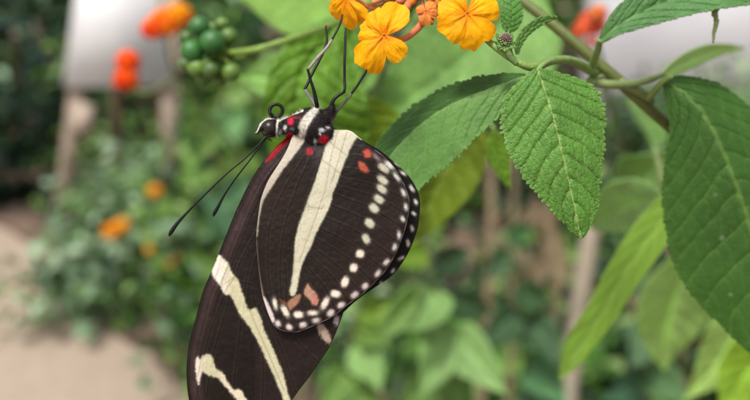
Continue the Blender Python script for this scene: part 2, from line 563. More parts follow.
def leaf(parent, mid, wp, wm, tp=0.0, tm=0.0, nteeth=30, nlat=8, ns=200, nv=70, base=(0.05, 0.13, 0.03), vein=(0.14, 0.25, 0.08),
         rug=0.00022, serr=0.07, latslant=0.17, curl=0.0, mat=None, seed=0, seg=True, label=None, wave=0.0, name='leaf', colp=None,
         spots=None, ribw=1.0, cup=0.0):
    """mid: midrib through (px, py, depth); wp, wm: half widths in photo pixels over s for the two sides
    (plus = image right when the leaf points down); tp, tm: tilt of each side towards the camera, degrees"""
    mid = smooth(mid, 24)
    Pm = PA(mid[:, 0], mid[:, 1], mid[:, 2])
    seglen = np.concatenate([[0], np.cumsum(np.linalg.norm(np.diff(Pm, axis=0), axis=1))])
    L = seglen[-1]
    s = np.linspace(0, 1, ns)
    M = np.stack([np.interp(s * L, seglen, Pm[:, k]) for k in range(3)], 1)
    dep = np.interp(s * L, seglen, mid[:, 2])
    T = np.gradient(M, axis=0); T /= np.linalg.norm(T, axis=1)[:, None]
    V = -FWD
    A = np.cross(V, T); A /= np.linalg.norm(A, axis=1)[:, None]
    N = np.cross(T, A)
    N *= np.sign((N @ V))[:, None]
    pxm = (dep / FPX)
    W = {1: interp(wp, s) * pxm / max(0.15, math.cos(math.radians(tp))), -1: interp(wm, s) * pxm / max(0.15, math.cos(math.radians(tm)))}
    v = np.linspace(-1, 1, nv)
    SS, VV = np.meshgrid(s, v, indexing='ij')
    sg = np.where(VV >= 0, 1, -1)
    Wd = np.where(VV >= 0, W[1][:, None], W[-1][:, None])
    av = np.abs(VV)
    # crenate teeth leaning to the tip
    phase = (SS + 0.01 * vnoise(SS * 40, sg * 3, 1, seed)) * nteeth + 0.5 * (sg > 0) + 0.35 * vnoise(SS * nteeth * 0.3, sg * 5.0, 1, seed + 2)
    fr = phase - np.floor(phase)
    tooth = np.sqrt(np.clip(fr, 0, 1)) * (1 - fr ** 7)
    tooth = tooth * (0.75 + 0.35 * vnoise(np.floor(phase), sg * 7.0, 1.3, seed + 4))
    Wmax = max(W[1].max(), W[-1].max())
    Weff = Wd * (1 - 0.02) + serr * Wmax * (tooth - 0.35) * av ** 5 * np.clip(Wd / Wmax * 2.2, 0, 1) + 0.02 * Wd * fbm(SS * 9, sg * 2.0, 1, seed)
    tilt = np.where(VV >= 0, math.radians(tp), math.radians(tm))
    r = av * Weff
    x_ = r * np.cos(tilt); h_ = r * np.sin(tilt)
    h_ = h_ + curl * av ** 2 * Wd + wave * Wmax * av ** 1.5 * np.sin(SS * 17 + sg * 1.3 + seed) + cup * (np.sin(SS * np.pi) - 0.5) * Wmax
    # relief: lateral veins sunk, lamina puffed between them
    lat = (SS - latslant * av ** 1.2 * (1 - 0.35 * SS) + 0.006 * vnoise(SS * 8, VV * 5, 1, seed)) * nlat * (1.25 - 0.25 * SS) + 0.45 * (sg > 0)
    near = np.abs(lat - np.round(lat))
    idx = np.floor(lat)
    sp = L / nlat
    dlat = near * sp * 0.85
    sec = av * Weff / (sp * 0.42) + 0.37 * idx + 0.35 * vnoise(SS * 30, VV * 12, 1, seed + 9)
    dsec = np.abs(sec - np.round(sec)) * sp * 0.42
    ter = (lat * 2.0 + 0.25 * vnoise(SS * 40, VV * 18, 1, seed + 3))
    dter = np.abs(ter - np.round(ter)) * sp * 0.43
    dmid = r
    inv = lambda d, w: np.exp(-(d / w) ** 2)
    fade = np.clip((1.0 - av) / 0.12, 0.25, 1)
    rel = -1.5 * inv(dlat, sp * 0.13) * fade - 0.42 * inv(dsec, sp * 0.07) - 0.24 * inv(dter, sp * 0.055) - 1.4 * inv(dmid, sp * 0.10)
    rel = rel + 0.3 * fbm(SS * L, VV * Wmax, 1500, seed + 6, 3)
    h_ = h_ + rug * rel
    X = M[:, None, :] + A[:, None, :] * (x_ * sg)[..., None] + N[:, None, :] * h_[..., None]
    base = np.array(base); vein = np.array(vein)
    k = np.clip(0.95 * inv(dmid, sp * 0.050 * ribw) + 0.6 * inv(dlat, sp * 0.03) * fade + 0.22 * inv(dsec, sp * 0.03), 0, 1)[..., None]
    c0 = base * (1 + 0.18 * fbm(SS * 5, VV * 3, 1, seed + 8)[..., None])
    if colp is not None:                         # the minus half takes a second base colour
        c0 = np.where((VV < 0)[..., None], np.array(colp) * (1 + 0.15 * fbm(SS * 5, VV * 3, 1, seed)[..., None]), c0)
    edge = np.clip((av - 0.94) / 0.06, 0, 1)[..., None]
    c = c0 * (1 - k) + vein * k
    c = c * (1 - 0.35 * edge) + vein * 0.9 * 0.35 * edge
    if spots:
        for (s0, v0, rr, sc) in spots:
            dd = np.hypot((SS - s0) * L, (VV - v0) * Wmax)
            mk = np.clip(1.3 - dd / rr, 0, 1)[..., None]
            c = c * (1 - mk) + np.array(sc) * mk
    uv = np.stack([SS * L + seed * 0.01, VV * Weff], -1)
    o = make(name, X.reshape(-1, 3), grid_faces(ns, nv), mat or M_LEAF, parent, cols=c, uv=uv)
    md = o.modifiers.new('thickness', 'SOLIDIFY'); md.thickness = 0.00022; md.offset = -1
    if label: o['label'] = label
    return o


def quick_leaf(parent, a, b, w, col, vein=None, bend=0.0, fold=18, seed=0, mat=None, label=None, w2=None, ns=60, nv=25, rug=0.0003, nteeth=22, rib=1.6,
               twist=0):
    """leaf from base a to tip b, both (px, py, depth); w = full width in pixels"""
    a = np.array(a, float); b = np.array(b, float)
    d = b - a; n = np.array([-d[1], d[0], 0]) / math.hypot(d[0], d[1])
    m = (a + b) / 2 + n * bend
    q1 = a * 0.5 + m * 0.5 + n * bend * 0.25
    q2 = b * 0.5 + m * 0.5 + n * bend * 0.25
    col = np.array(col, float)
    w2 = w if w2 is None else w2
    prof = [(0, 0.0), (0.06, 0.26), (0.18, 0.8), (0.34, 1.0), (0.55, 0.86), (0.78, 0.46), (0.92, 0.16), (1, 0)]
    return leaf(parent, [a, q1, m, q2, b], [(s, k * w / 2) for s, k in prof], [(s, k * w2 / 2) for s, k in prof], fold + twist, fold - twist,
                nteeth, 8, ns, nv, col, vein if vein is not None else col * 1.5 + 0.03, rug, 0.05, seed=seed, mat=mat or M_LEAF_FAR, label=label, wave=0.03, ribw=rib)


# ================================================================== BUTTERFLY
BD = D0
bfly = empty('butterfly', P(318, 128, BD + 0.0015),
             'black butterfly with cream stripes hanging closed-winged below the yellow flowers', 'butterfly')

WINGBROWN = S(38, 29, 24, 0.42)
WINGSHEEN = S(84, 62, 62, 0.55)
CREAM = S(208, 202, 180, 0.62)
CREAM2 = S(210, 203, 168, 0.62)
WHITE = S(216, 212, 204, 0.74)

# --- outlines traced as the wing shapes, in photo pixels on the wing's own plane
HW = smooth([(306, 122), (318, 128), (332, 131.5), (342, 130), (351, 131.5), (357, 136), (370, 146.5), (382, 155), (392, 165), (400, 176.5), (406, 189),
             (409.2, 200), (409, 210), (407, 222), (402.5, 237), (395.5, 254), (386, 270), (377, 280), (367, 290), (358, 297.5), (348, 304.5),
             (340, 311), (330, 318), (318, 323.5), (308, 328), (296, 332), (286, 331.3), (278, 328.5), (272.5, 323), (269, 315), (265.5, 305),
             (262, 293), (259.5, 275), (257.5, 256), (256.5, 240), (257.3, 226), (259, 212), (261.5, 198), (267.5, 182.5), (275, 170),
             (282.5, 158.5), (288.5, 147), (294, 134)], 8, closed=True)
FW = smooth([(292, 130), (286, 138), (277, 146), (268, 156), (258, 169), (246, 190), (234, 216), (224, 241), (218, 256), (211, 273), (203, 292), (196, 318),
             (190, 341), (187.4, 358), (186.8, 374), (188.5, 396), (194, 420), (203, 442), (216, 462), (228, 472), (240, 472), (252, 462), (268, 438),
             (282, 416), (297, 393), (310, 376), (321, 360), (330, 346), (337, 330), (343, 314), (347, 300), (352, 280), (350, 240), (340, 190), (328, 150), (312, 132)], 8, closed=True)
FHW = smooth([(306, 122), (318, 128), (332, 132), (345, 133), (357, 137), (368, 143.5), (380, 150.5), (390, 158.5), (401, 168), (411, 179), (417.5, 191),
              (420, 204), (418, 226), (412.5, 243.5), (406, 257), (397, 270), (389, 278), (377, 286), (365, 294), (354, 302.5), (346, 310), (339, 316),
              (325, 322), (300, 326), (280, 318), (270, 290), (268, 250), (275, 200), (290, 160)], 8, closed=True)
FFW = FW.copy()
FFW = (FFW - np.array([292, 130])) * 0.975 + np.array([293, 131])


def row_grid(poly, step=0.5, nc=300):
    y0, y1 = poly[:, 1].min() + 1e-3, poly[:, 1].max() - 1e-3
    ys = np.linspace(y0, y1, int((y1 - y0) / step))
    xl, xr = [], []
    n = len(poly)
    for y in ys:
        xs = []
        for i in range(n):
            (ax, ay), (bx, by) = poly[i], poly[(i + 1) % n]
            if (ay > y) != (by > y):
                xs.append(ax + (bx - ax) * (y - ay) / (by - ay))
        xl.append(min(xs)); xr.append(max(xs))
    u = np.linspace(0, 1, nc)
    X = np.array(xl)[:, None] * (1 - u) + np.array(xr)[:, None] * u
    Y = np.repeat(ys[:, None], nc, 1)
    return X, Y


def mixc(c, m, col):
    m = np.clip(m, 0, 1)[..., None]
    return c * (1 - m) + np.asarray(col) * m


def pm(X, Y, poly, soft=0.6, jit=0.5, seed=0, sm=True):
    p = smooth(poly, 6, closed=True) if sm else np.array(poly, float)
    d = sdf(X, Y, p) + jit * fbm(X, Y, 0.45, seed, 3)
    return 1 / (1 + np.exp(np.clip(d / (soft * 0.45), -30, 30)))


def ell(X, Y, cx, cy, a, b, ang, soft=0.7, seed=0, jit=0.35):
    t = math.radians(ang)
    dx = X - cx; dy = Y - cy
    u = (dx * math.cos(t) + dy * math.sin(t)) / a
    w = (-dx * math.sin(t) + dy * math.cos(t)) / b
    d = ((np.abs(u) ** 2.4 + np.abs(w) ** 2.4) ** (1 / 2.4) - 1) * min(a, b) + jit * fbm(X, Y, 0.6, seed + int(cx), 2)
    return 1 / (1 + np.exp(np.clip(d / (soft * 0.4), -30, 30)))


HW_CREAM = [(330, 128), (334, 130), (345, 129), (353, 131), (357, 136), (355, 140), (349.5, 150), (346, 159), (342.5, 167), (338, 180), (332.5, 194), (331, 202), (325, 216), (317, 231), (310.5, 247),
            (306, 255), (301.5, 266), (298.5, 279), (296.5, 290), (294, 295), (291, 295), (289.8, 291), (291.5, 283), (293.2, 272), (294.2, 258), (295.3, 242), (297.5, 230), (300.5, 220),
            (305, 209), (308, 199), (312.5, 188), (317.5, 173), (321.5, 160), (325, 149), (328.5, 140)]
HW_STRIPE = [(306, 130), (304.5, 140), (298.5, 150), (290.5, 160), (283, 170), (276, 180), (270.5, 189), (265, 198), (261.6, 208), (259.3, 219), (258, 234),
             (255.5, 236), (254.5, 222), (256, 206), (259, 195), (265, 182), (273, 169), (280, 158), (286, 147), (292, 134), (298, 129)]
HW_SPOTS = [  # cx cy a b angle
    (383.8, 168.3, 6.6, 3.7, 38), (382.8, 180, 6.6, 4.0, 42), (381.8, 189, 6.2, 3.9, 40), (378.8, 199.2, 6.0, 4.3, 38), (374, 208.2, 5.8, 4.5, 42), (369.7, 223.2, 5.8, 4.6, 45),
    (366, 238.8, 5.6, 4.0, 62), (360, 253.8, 4.6, 4.4, 10), (353.6, 267.8, 4.6, 4.4, 100), (345, 281.8, 5.8, 4.0, 110), (335.6, 293.8, 5.4, 4.0, 10), (325, 303.2, 6.8, 3.4, 118),
    (313, 312.8, 5.0, 2.6, -4), (298.6, 314.6, 5.0, 3.7, 6), (285.2, 311, 6.6, 3.2, 62), (275, 303.6, 5.4, 2.3, 78)]
HW_OUT = [(389.2, 165, 6.2, 2.7, 42), (396.6, 177, 5.2, 1.9, 54), (403.4, 193, 4.2, 1.9, 66), (405.8, 207, 3.4, 1.8, 80), (402.8, 219, 3.0, 2.0, 60), (399, 235, 3.9, 1.8, 88), (394.6, 247, 3.7, 2.1, 108),
          (386.4, 262, 3.9, 2.3, 128), (377.8, 273.4, 4.2, 2.5, 130), (365, 286, 4.0, 3.0, 135), (354.6, 294.8, 4.8, 3.0, 145), (341, 305, 4.4, 3.1, 150), (330.6, 312.8, 4.6, 3.4, 135),
          (316, 320.3, 4.2, 2.6, 170), (303, 324.8, 4.2, 3.0, 165), (289.3, 327, 4.0, 3.0, 30), (278, 323.5, 3.6, 2.8, 60)]


def hw_veins():
    hub = np.array([331, 150.0])
    lines = []
    # margin ends lie between the outer spots
    ends = [(384, 157), (394, 170.5), (401, 184), (407, 199.5), (407, 213.5), (403, 227.5), (399, 243), (392, 256), (383.5, 269), (373, 282), (361.5, 293.5),
            (349.5, 303), (337, 313), (324, 320), (310.5, 326), (297, 331), (284, 330)]
    k0 = [(352, 146), (354, 155), (345, 168), (341, 178), (337, 186), (334, 194), (330, 204), (325, 217), (320, 228), (316, 238), (313, 247), (311, 256), (309, 268), (307, 280), (304, 290), (297, 296), (285, 262)]
    for e, k in zip(ends, k0):
        e = np.array(e, float); k = np.array(k, float)
        m = (e + k) / 2 + np.array([2.0, -3.0])
        lines.append(smooth([k, m, e], 8))
    lines.append(smooth([(322, 152), (312, 185), (301, 220), (296, 250), (290, 295)], 8))      # discal veins
    lines.append(smooth([(309, 160), (296, 190), (284, 230), (280, 270), (283, 310)], 8))
    lines.append(smooth([(302, 160), (284, 190), (270, 225), (268, 265), (272, 300)], 8))
    return lines


def wing(name, X, Y, C, relief, depth, parent=bfly, label=None):
    V = PA(X, Y, depth - relief)
    o = make(name, V.reshape(-1, 3), grid_faces(*X.shape), M_WING, parent, cols=C)
    md = o.modifiers.new('thickness', 'SOLIDIFY'); md.thickness = 0.00006; md.offset = -1
    if label: o['label'] = label
    return o


def build_near_hindwing():
    X, Y = row_grid(HW, 0.5, 330)
    C = np.broadcast_to(WINGBROWN, X.shape + (3,)).copy()
    C *= (1 + 0.30 * fbm(X, Y, 0.05, 2, 3) + 0.16 * fbm(X * 0.5 - Y * 0.85, X * 0.85 + Y * 0.5, 0.35, 4, 3))[..., None]
    din = -sdf(X, Y, HW)
    # purplish brown bloom towards the outer margin and between veins
    lim = np.clip((X * 0.75 + Y * 0.45 - 350) / 90, 0, 1) * 0.55
    C = mixc(C, 1.2 * lim * (0.8 + 0.4 * fbm(X, Y, 0.2, 5)), S(66, 46, 42, 0.55))
    lowl = np.exp(-((X - 272) / 26) ** 2) * np.clip((300 - Y) / 100, 0, 1) * 0.35
    C = mixc(C, lowl, S(66, 46, 36, 0.5))
    for j, ln in enumerate(hw_veins()):
        d = lined(X, Y, ln)
        C = mixc(C, 0.5 * np.exp(-(d / 0.8) ** 2), WINGBROWN * 0.4)
        C = mixc(C, 0.12 * np.exp(-((d - 1.6) / 0.6) ** 2), S(96, 70, 60, 0.6))
    crm = pm(X, Y, HW_CREAM, 0.8, 0.7, 3)
    cc = CREAM * (1 + 0.10 * fbm(X, Y, 0.12, 8, 3))[..., None]
    cc = mixc(cc, np.clip((Y - 150) / 120, 0, 1) * 0.35, CREAM2)
    top = np.clip((150 - Y) / 22, 0, 1) * 0.25
    cc = mixc(cc, top, S(196, 182, 160, 0.8))
    C = mixc(C, crm, cc)
    # fine brown veins crossing the cream band
    for ln in ([(331, 143), (337, 148), (345, 154), (351, 158)], [(322, 160), (331, 166), (338, 172), (343, 176)], [(338, 131), (331, 158), (325, 190), (310, 232), (299, 262)],
               [(309, 206.5), (314, 207.5), (322, 208.5)], [(322, 208.5), (324, 204)], [(347, 131), (341, 152), (331, 184)], [(308, 203), (308.6, 210)]):
        d = lined(X, Y, smooth(ln, 5))
        C = mixc(C, crm * 0.42 * np.exp(-(d / 0.7) ** 2), S(120, 98, 70, 0.8))
    st = pm(X, Y, HW_STRIPE, 0.8, 0.8, 12)
    C = mixc(C, st * (0.95 - 0.35 * np.clip((Y - 160) / 60, 0, 1)), S(200, 188, 172, 0.66))
    edge_l = np.exp(-(lined(X, Y, [(256, 240), (257.5, 262), (260, 280), (264, 298)]) / 1.1) ** 2)
    C = mixc(C, 0.5 * edge_l, S(140, 116, 104, 0.8))
    for (cx, cy, a, b, an) in HW_SPOTS:
        C = mixc(C, 0.95 * ell(X, Y, cx, cy, a * 0.83, b * 0.80, an, 1.2, 5, 0.45), CREAM * 1.02 if cy < 250 else S(222, 208, 192, 0.8))
    for (cx, cy, a, b, an) in HW_OUT:
        C = mixc(C, 0.9 * ell(X, Y, cx, cy, a * 0.76, b * 0.8, an, 1.2, 9, 0.45), WHITE if cy < 250 else S(214, 200, 194, 0.8))
    C = mixc(C, 0.35 * ell(X, Y, 376.5, 157.5, 4.5, 1.6, 45, 1.4), S(190, 160, 165, 0.8))
    C = mixc(C, 0.9 * pm(X, Y, [(263.5, 297), (266, 299), (271, 309), (274.6, 319), (273, 322), (269, 315), (265, 305)], 0.8, 0.3, 2), S(214, 200, 196, 0.8))
    # orange-red marks
    C = mixc(C, 0.95 * ell(X, Y, 367, 153.5, 3.1, 4.0, -20, 1.2, 3, 1.1), S(190, 80, 62, 0.7))
    C = mixc(C, 0.88 * pm(X, Y, [(358.5, 162), (364, 163), (368, 169), (367, 172), (362, 171), (359.5, 168)], 1.1, 0.9, 3), S(186, 88, 68, 0.65))
    C = mixc(C, 0.85 * pm(X, Y, [(299.5, 294.5), (300, 299), (296, 305), (291, 309.5), (288.5, 307), (288, 302), (292, 298.5)], 1.0, 1.0, 3), S(172, 124, 100, 0.65))
    C = mixc(C, 0.7 * pm(X, Y, [(280, 299), (284, 301), (288, 303), (286, 306), (282, 303)], 1.0, 1.0, 7), S(140, 86, 60, 0.55))
    C = mixc(C, 0.88 * pm(X, Y, [(307.5, 284), (312, 289), (316.5, 295), (318, 303), (314, 305), (309, 299), (304.5, 293)], 1.1, 1.2, 5), S(190, 146, 124, 0.65))
    C = mixc(C, 0.6 * pm(X, Y, [(313, 293), (317, 297), (317.6, 304), (314, 304)], 1.0, 0.6, 5), S(190, 108, 96, 0.65))
    # red basal marks
    C = mixc(C, 0.95 * ell(X, Y, 309.5, 151.5, 3.4, 3.6, 0, 0.9, 5, 0.8), S(150, 14, 38, 0.7))
    C = mixc(C, 0.96 * ell(X, Y, 323.4, 139.2, 5.2, 3.8, -38, 1.0, 5, 1.2), S(170, 12, 40, 0.75))
    C = mixc(C, 0.9 * ell(X, Y, 315.2, 141, 1.8, 2.8, 0, 0.7), S(190, 196, 200, 0.8))
    # pale fringe with dark breaks
    fr = np.clip(1 - din / 1.0, 0, 1) * ((X > 330) | (Y > 290)) * (Y > 150)
    C = mixc(C, fr * (0.35 + 0.35 * vnoise(X, Y, 0.25, 4)), S(168, 150, 155, 0.8))
    top = np.clip(1 - din / 1.2, 0, 1) * (Y < 140) * (X > 345)
    C = mixc(C, top * 0.8, S(225, 215, 190, 0.8))
    rel = np.zeros(X.shape)
    for ln in hw_veins():
        d = lined(X, Y, ln)
        rel += 0.000025 * np.exp(-(d / 1.1) ** 2)
    rel += 0.00016 * fbm(X, Y, 0.03, 4, 2) + 0.00004 * fbm(X, Y, 0.25, 6, 2)
    root_d = np.hypot(X - 314, Y - 132)
    rel += 0.0005 * np.sin(np.clip((X - 256) / 150, 0, 1) * math.pi) * np.clip(root_d / 60, 0, 1)          # gentle convex bow
    rel -= 0.0011 * np.exp(-(root_d / 20) ** 2)                                # dips in to join the thorax
    rel -= 0.0003 * np.clip(1 - din / 8, 0, 1) ** 2
    return wing('hindwing', X, Y, C, rel, D0, label='near hindwing with a broad cream band and rows of pale spots')


def build_near_forewing():
    X, Y = row_grid(FW, 0.5, 300)
    C = np.broadcast_to(WINGBROWN, X.shape + (3,)).copy()
    C *= (1 + 0.30 * fbm(X, Y, 0.05, 22, 3) + 0.16 * fbm(X * 1.6, Y * 0.25, 0.5, 24, 3))[..., None]
    left = FW[:, 0]
    # distance from costal edge
    cost = smooth([(292, 130), (277, 146), (258, 169), (246, 190), (234, 216), (224, 241), (211, 273), (203, 292), (196, 318), (190, 341), (187, 358), (186.8, 374), (188.5, 396), (194, 420)], 6)
    dc = lined(X, Y, cost)
    C = mixc(C, 0.7 * np.exp(-((dc - 8) / 7.0) ** 2) * (0.75 + 0.5 * fbm(X, Y, 0.08, 5)), WINGSHEEN)  # pinkish-brown sheen along the costa, painted into the wing colour
    C = mixc(C, 0.25 * np.clip((Y - 290) / 60, 0, 1) * (X > 255), S(60, 44, 44, 0.55))
    # costal veins, running the length of the wing
    for off, st, colv in ((3.0, 0.8, 0.2), (5.0, 0.75, 2.4), (9.5, 0.6, 0.35), (12.0, 0.5, 2.0), (17, 0.55, 0.4), (24, 0.3, 1.6)):
        C = mixc(C, 0.7 * st * np.exp(-((dc - off - 1.2 * vnoise(Y * 0.02, off, 1)) / 0.8) ** 2), WINGBROWN * colv)
    C = mixc(C, 0.95 * np.clip(1 - dc / 2.2, 0, 1) * (Y > 160), WINGBROWN * 0.2)
    vl = [[(300, 150), (268, 210), (240, 262), (222, 300), (205, 350), (196, 400)], [(240, 262), (226, 310), (212, 360), (204, 420)], [(246, 278), (240, 330), (232, 400), (226, 450)],
          [(252, 290), (262, 350), (262, 400), (255, 440)], [(256, 290), (280, 345), (296, 392)], [(262, 300), (292, 335), (318, 362)], [(285, 200), (262, 240), (248, 285)],
          [(226, 268), (232, 276), (240, 281), (252, 284)], [(236, 262), (228, 300)]]
    for ln in vl:
        d = lined(X, Y, smooth(ln, 6))
        C = mixc(C, 0.4 * np.exp(-(d / 0.8) ** 2), WINGBROWN * 0.4)
        C = mixc(C, 0.1 * np.exp(-((d - 1.5) / 0.7) ** 2), S(96, 74, 68, 0.6))
    b1 = [(219, 255), (224, 259), (228.5, 264), (231, 271), (234.5, 276), (238.5, 281), (241, 289), (244, 298), (247, 306.5), (250, 310), (255, 308), (258, 312), (261, 319), (264, 330), (268, 338), (272, 347),
          (276, 356), (282, 371), (286, 385), (290, 400), (296, 414), (292, 416), (284, 400), (278, 385), (270, 367), (262, 350), (257.5, 340), (254, 334), (248.5, 325), (244, 320), (240, 314), (237, 308),
          (233, 299), (229.5, 294), (225.5, 294.5), (222, 289), (218, 282), (214, 277), (212, 271), (215, 264)]
    m1 = pm(X, Y, b1, 0.9, 0.9, 31)
    c1 = mixc(np.broadcast_to(CREAM2, C.shape).copy(), np.clip((232 - X) / 14, 0, 1) * 0.8, S(218, 205, 200, 0.8))
    c1 = mixc(c1, 0.5 * np.clip((Y - 350) / 60, 0, 1), CREAM) * (1 + 0.12 * fbm(X, Y, 0.1, 6, 3))[..., None]
    C = mixc(C, m1, c1)
    b2 = [(204, 355), (208, 354), (212, 357), (214, 363), (216.5, 369), (222.5, 372.5), (226, 379), (229.5, 385), (234.5, 389.5), (239.5, 389), (243, 394), (248, 402), (256, 413), (264, 425), (260, 428),
          (250, 416), (240, 403), (233, 395), (228, 389), (223, 383), (219, 378.5), (213.5, 376.5), (209, 375), (205.5, 372.5), (202, 372), (200.3, 378), (199, 384), (197.5, 382), (196, 372), (195.6, 361), (198, 356.5), (200, 359)]
    m2 = pm(X, Y, b2, 0.9, 1.0, 35)
    c2 = mixc(np.broadcast_to(CREAM2 * 0.95, C.shape).copy(), np.clip((206 - X) / 8, 0, 1) * 0.8, S(216, 200, 192, 0.8))
    c2 = mixc(c2, 0.7 * np.clip((X - 216) / 10, 0, 1), S(216, 202, 182, 0.8))
    C = mixc(C, m2, c2)
    for ln in ([(222, 256), (218, 270), (213, 284)], [(229, 264), (223, 278), (221, 290)], [(237, 276), (228, 286), (224, 295)], [(236, 275), (232, 279), (226, 283)], [(203, 354), (200, 366), (197, 380)],
               [(246, 300), (256, 325), (270, 357), (284, 390)]):
        d = lined(X, Y, smooth(ln, 6))
        C = mixc(C, np.maximum(m1, m2) * 0.4 * np.exp(-(d / 0.7) ** 2), S(110, 92, 60, 0.8))
    # crimson streak at the root of the costa
    C = mixc(C, 0.97 * pm(X, Y, [(297, 131), (290, 133), (284, 138), (276, 147), (270, 155), (266, 161), (268, 162), (275, 156), (283, 147), (291, 139), (296, 135)], 0.8, 0.5, 3), S(150, 12, 30, 0.7))
    # pale worn patches by the inner angle
    C = mixc(C, 0.75 * pm(X, Y, [(318, 323), (323, 325), (328, 333), (331, 341), (327.5, 343), (322, 337), (317.5, 329)], 1.0, 1.5, 8), S(176, 156, 138, 0.8))
    C = mixc(C, 0.7 * ell(X, Y, 336.5, 320.5, 2.6, 4.2, 10, 1.0, 3, 0.9), S(190, 178, 186, 0.8))
    din = -sdf(X, Y, FW)
    C = mixc(C, 0.6 * np.clip(1 - din / 1.2, 0, 1) * (Y > 320) * (X > 240), WINGBROWN * 0.4)
    rel = np.zeros(X.shape)
    for off, a in ((3.0, -1), (5.0, 1.2), (9.5, -0.8), (12, 1.0), (17, -0.7)):
        rel += 0.00006 * a * np.exp(-((dc - off) / 1.3) ** 2)
    for ln in vl:
        rel += 0.00003 * np.exp(-(lined(X, Y, smooth(ln, 6)) / 1.1) ** 2)
    rel += 0.0002 * fbm(X, Y, 0.025, 14, 2) + 0.00004 * fbm(X, Y, 0.22, 16, 2)
    rel -= 0.0012 * np.clip((Y - 250) / 200, 0, 1) ** 2
    rel -= 0.0006 * np.clip(1 - dc / 12, 0, 1) ** 2
    return wing('forewing', X, Y, C, rel, D0 + 0.0012, label='near forewing with two slanting cream bands')


def build_far_wings():
    X, Y = row_grid(FHW, 0.8, 200)
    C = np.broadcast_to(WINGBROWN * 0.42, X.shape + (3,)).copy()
    for (cx, cy, a, b, an) in [(403, 173, 2.6, 1.1, 42), (412, 188.5, 2.9, 1.5, 60), (415.6, 202, 2.4, 1.5, 75), (413.6, 213.6, 2.1, 1.4, 40), (412, 228.4, 2.6, 1.5, 80),
                              (408, 243, 2.9, 1.6, 80), (401.4, 258, 2.6, 1.3, 150), (393, 270.4, 2.0, 1.3, 120), (381, 283.6, 1.8, 1.1, 100), (397, 164, 2.4, 1.0, 42)]:
        C = mixc(C, 0.9 * ell(X, Y, cx, cy, a, b, an, 0.8, 5, 0.5), S(206, 200, 190, 0.8))
    rel = 0.0001 * fbm(X, Y, 0.04, 4, 2)
    wing('hindwing', X, Y, C, rel, D0 + 0.0034, label='far hindwing, only its dark spotted rim in view')
    X, Y = row_grid(FFW, 1.0, 150)
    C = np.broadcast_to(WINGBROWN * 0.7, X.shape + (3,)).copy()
    rel = 0.0001 * fbm(X, Y, 0.04, 7, 2) - 0.0006 * np.clip((Y - 250) / 200, 0, 1) ** 2
    wing('forewing', X, Y, C, rel, D0 + 0.0028, label='far forewing hidden behind the near one')


build_near_hindwing()
build_near_forewing()
build_far_wings()


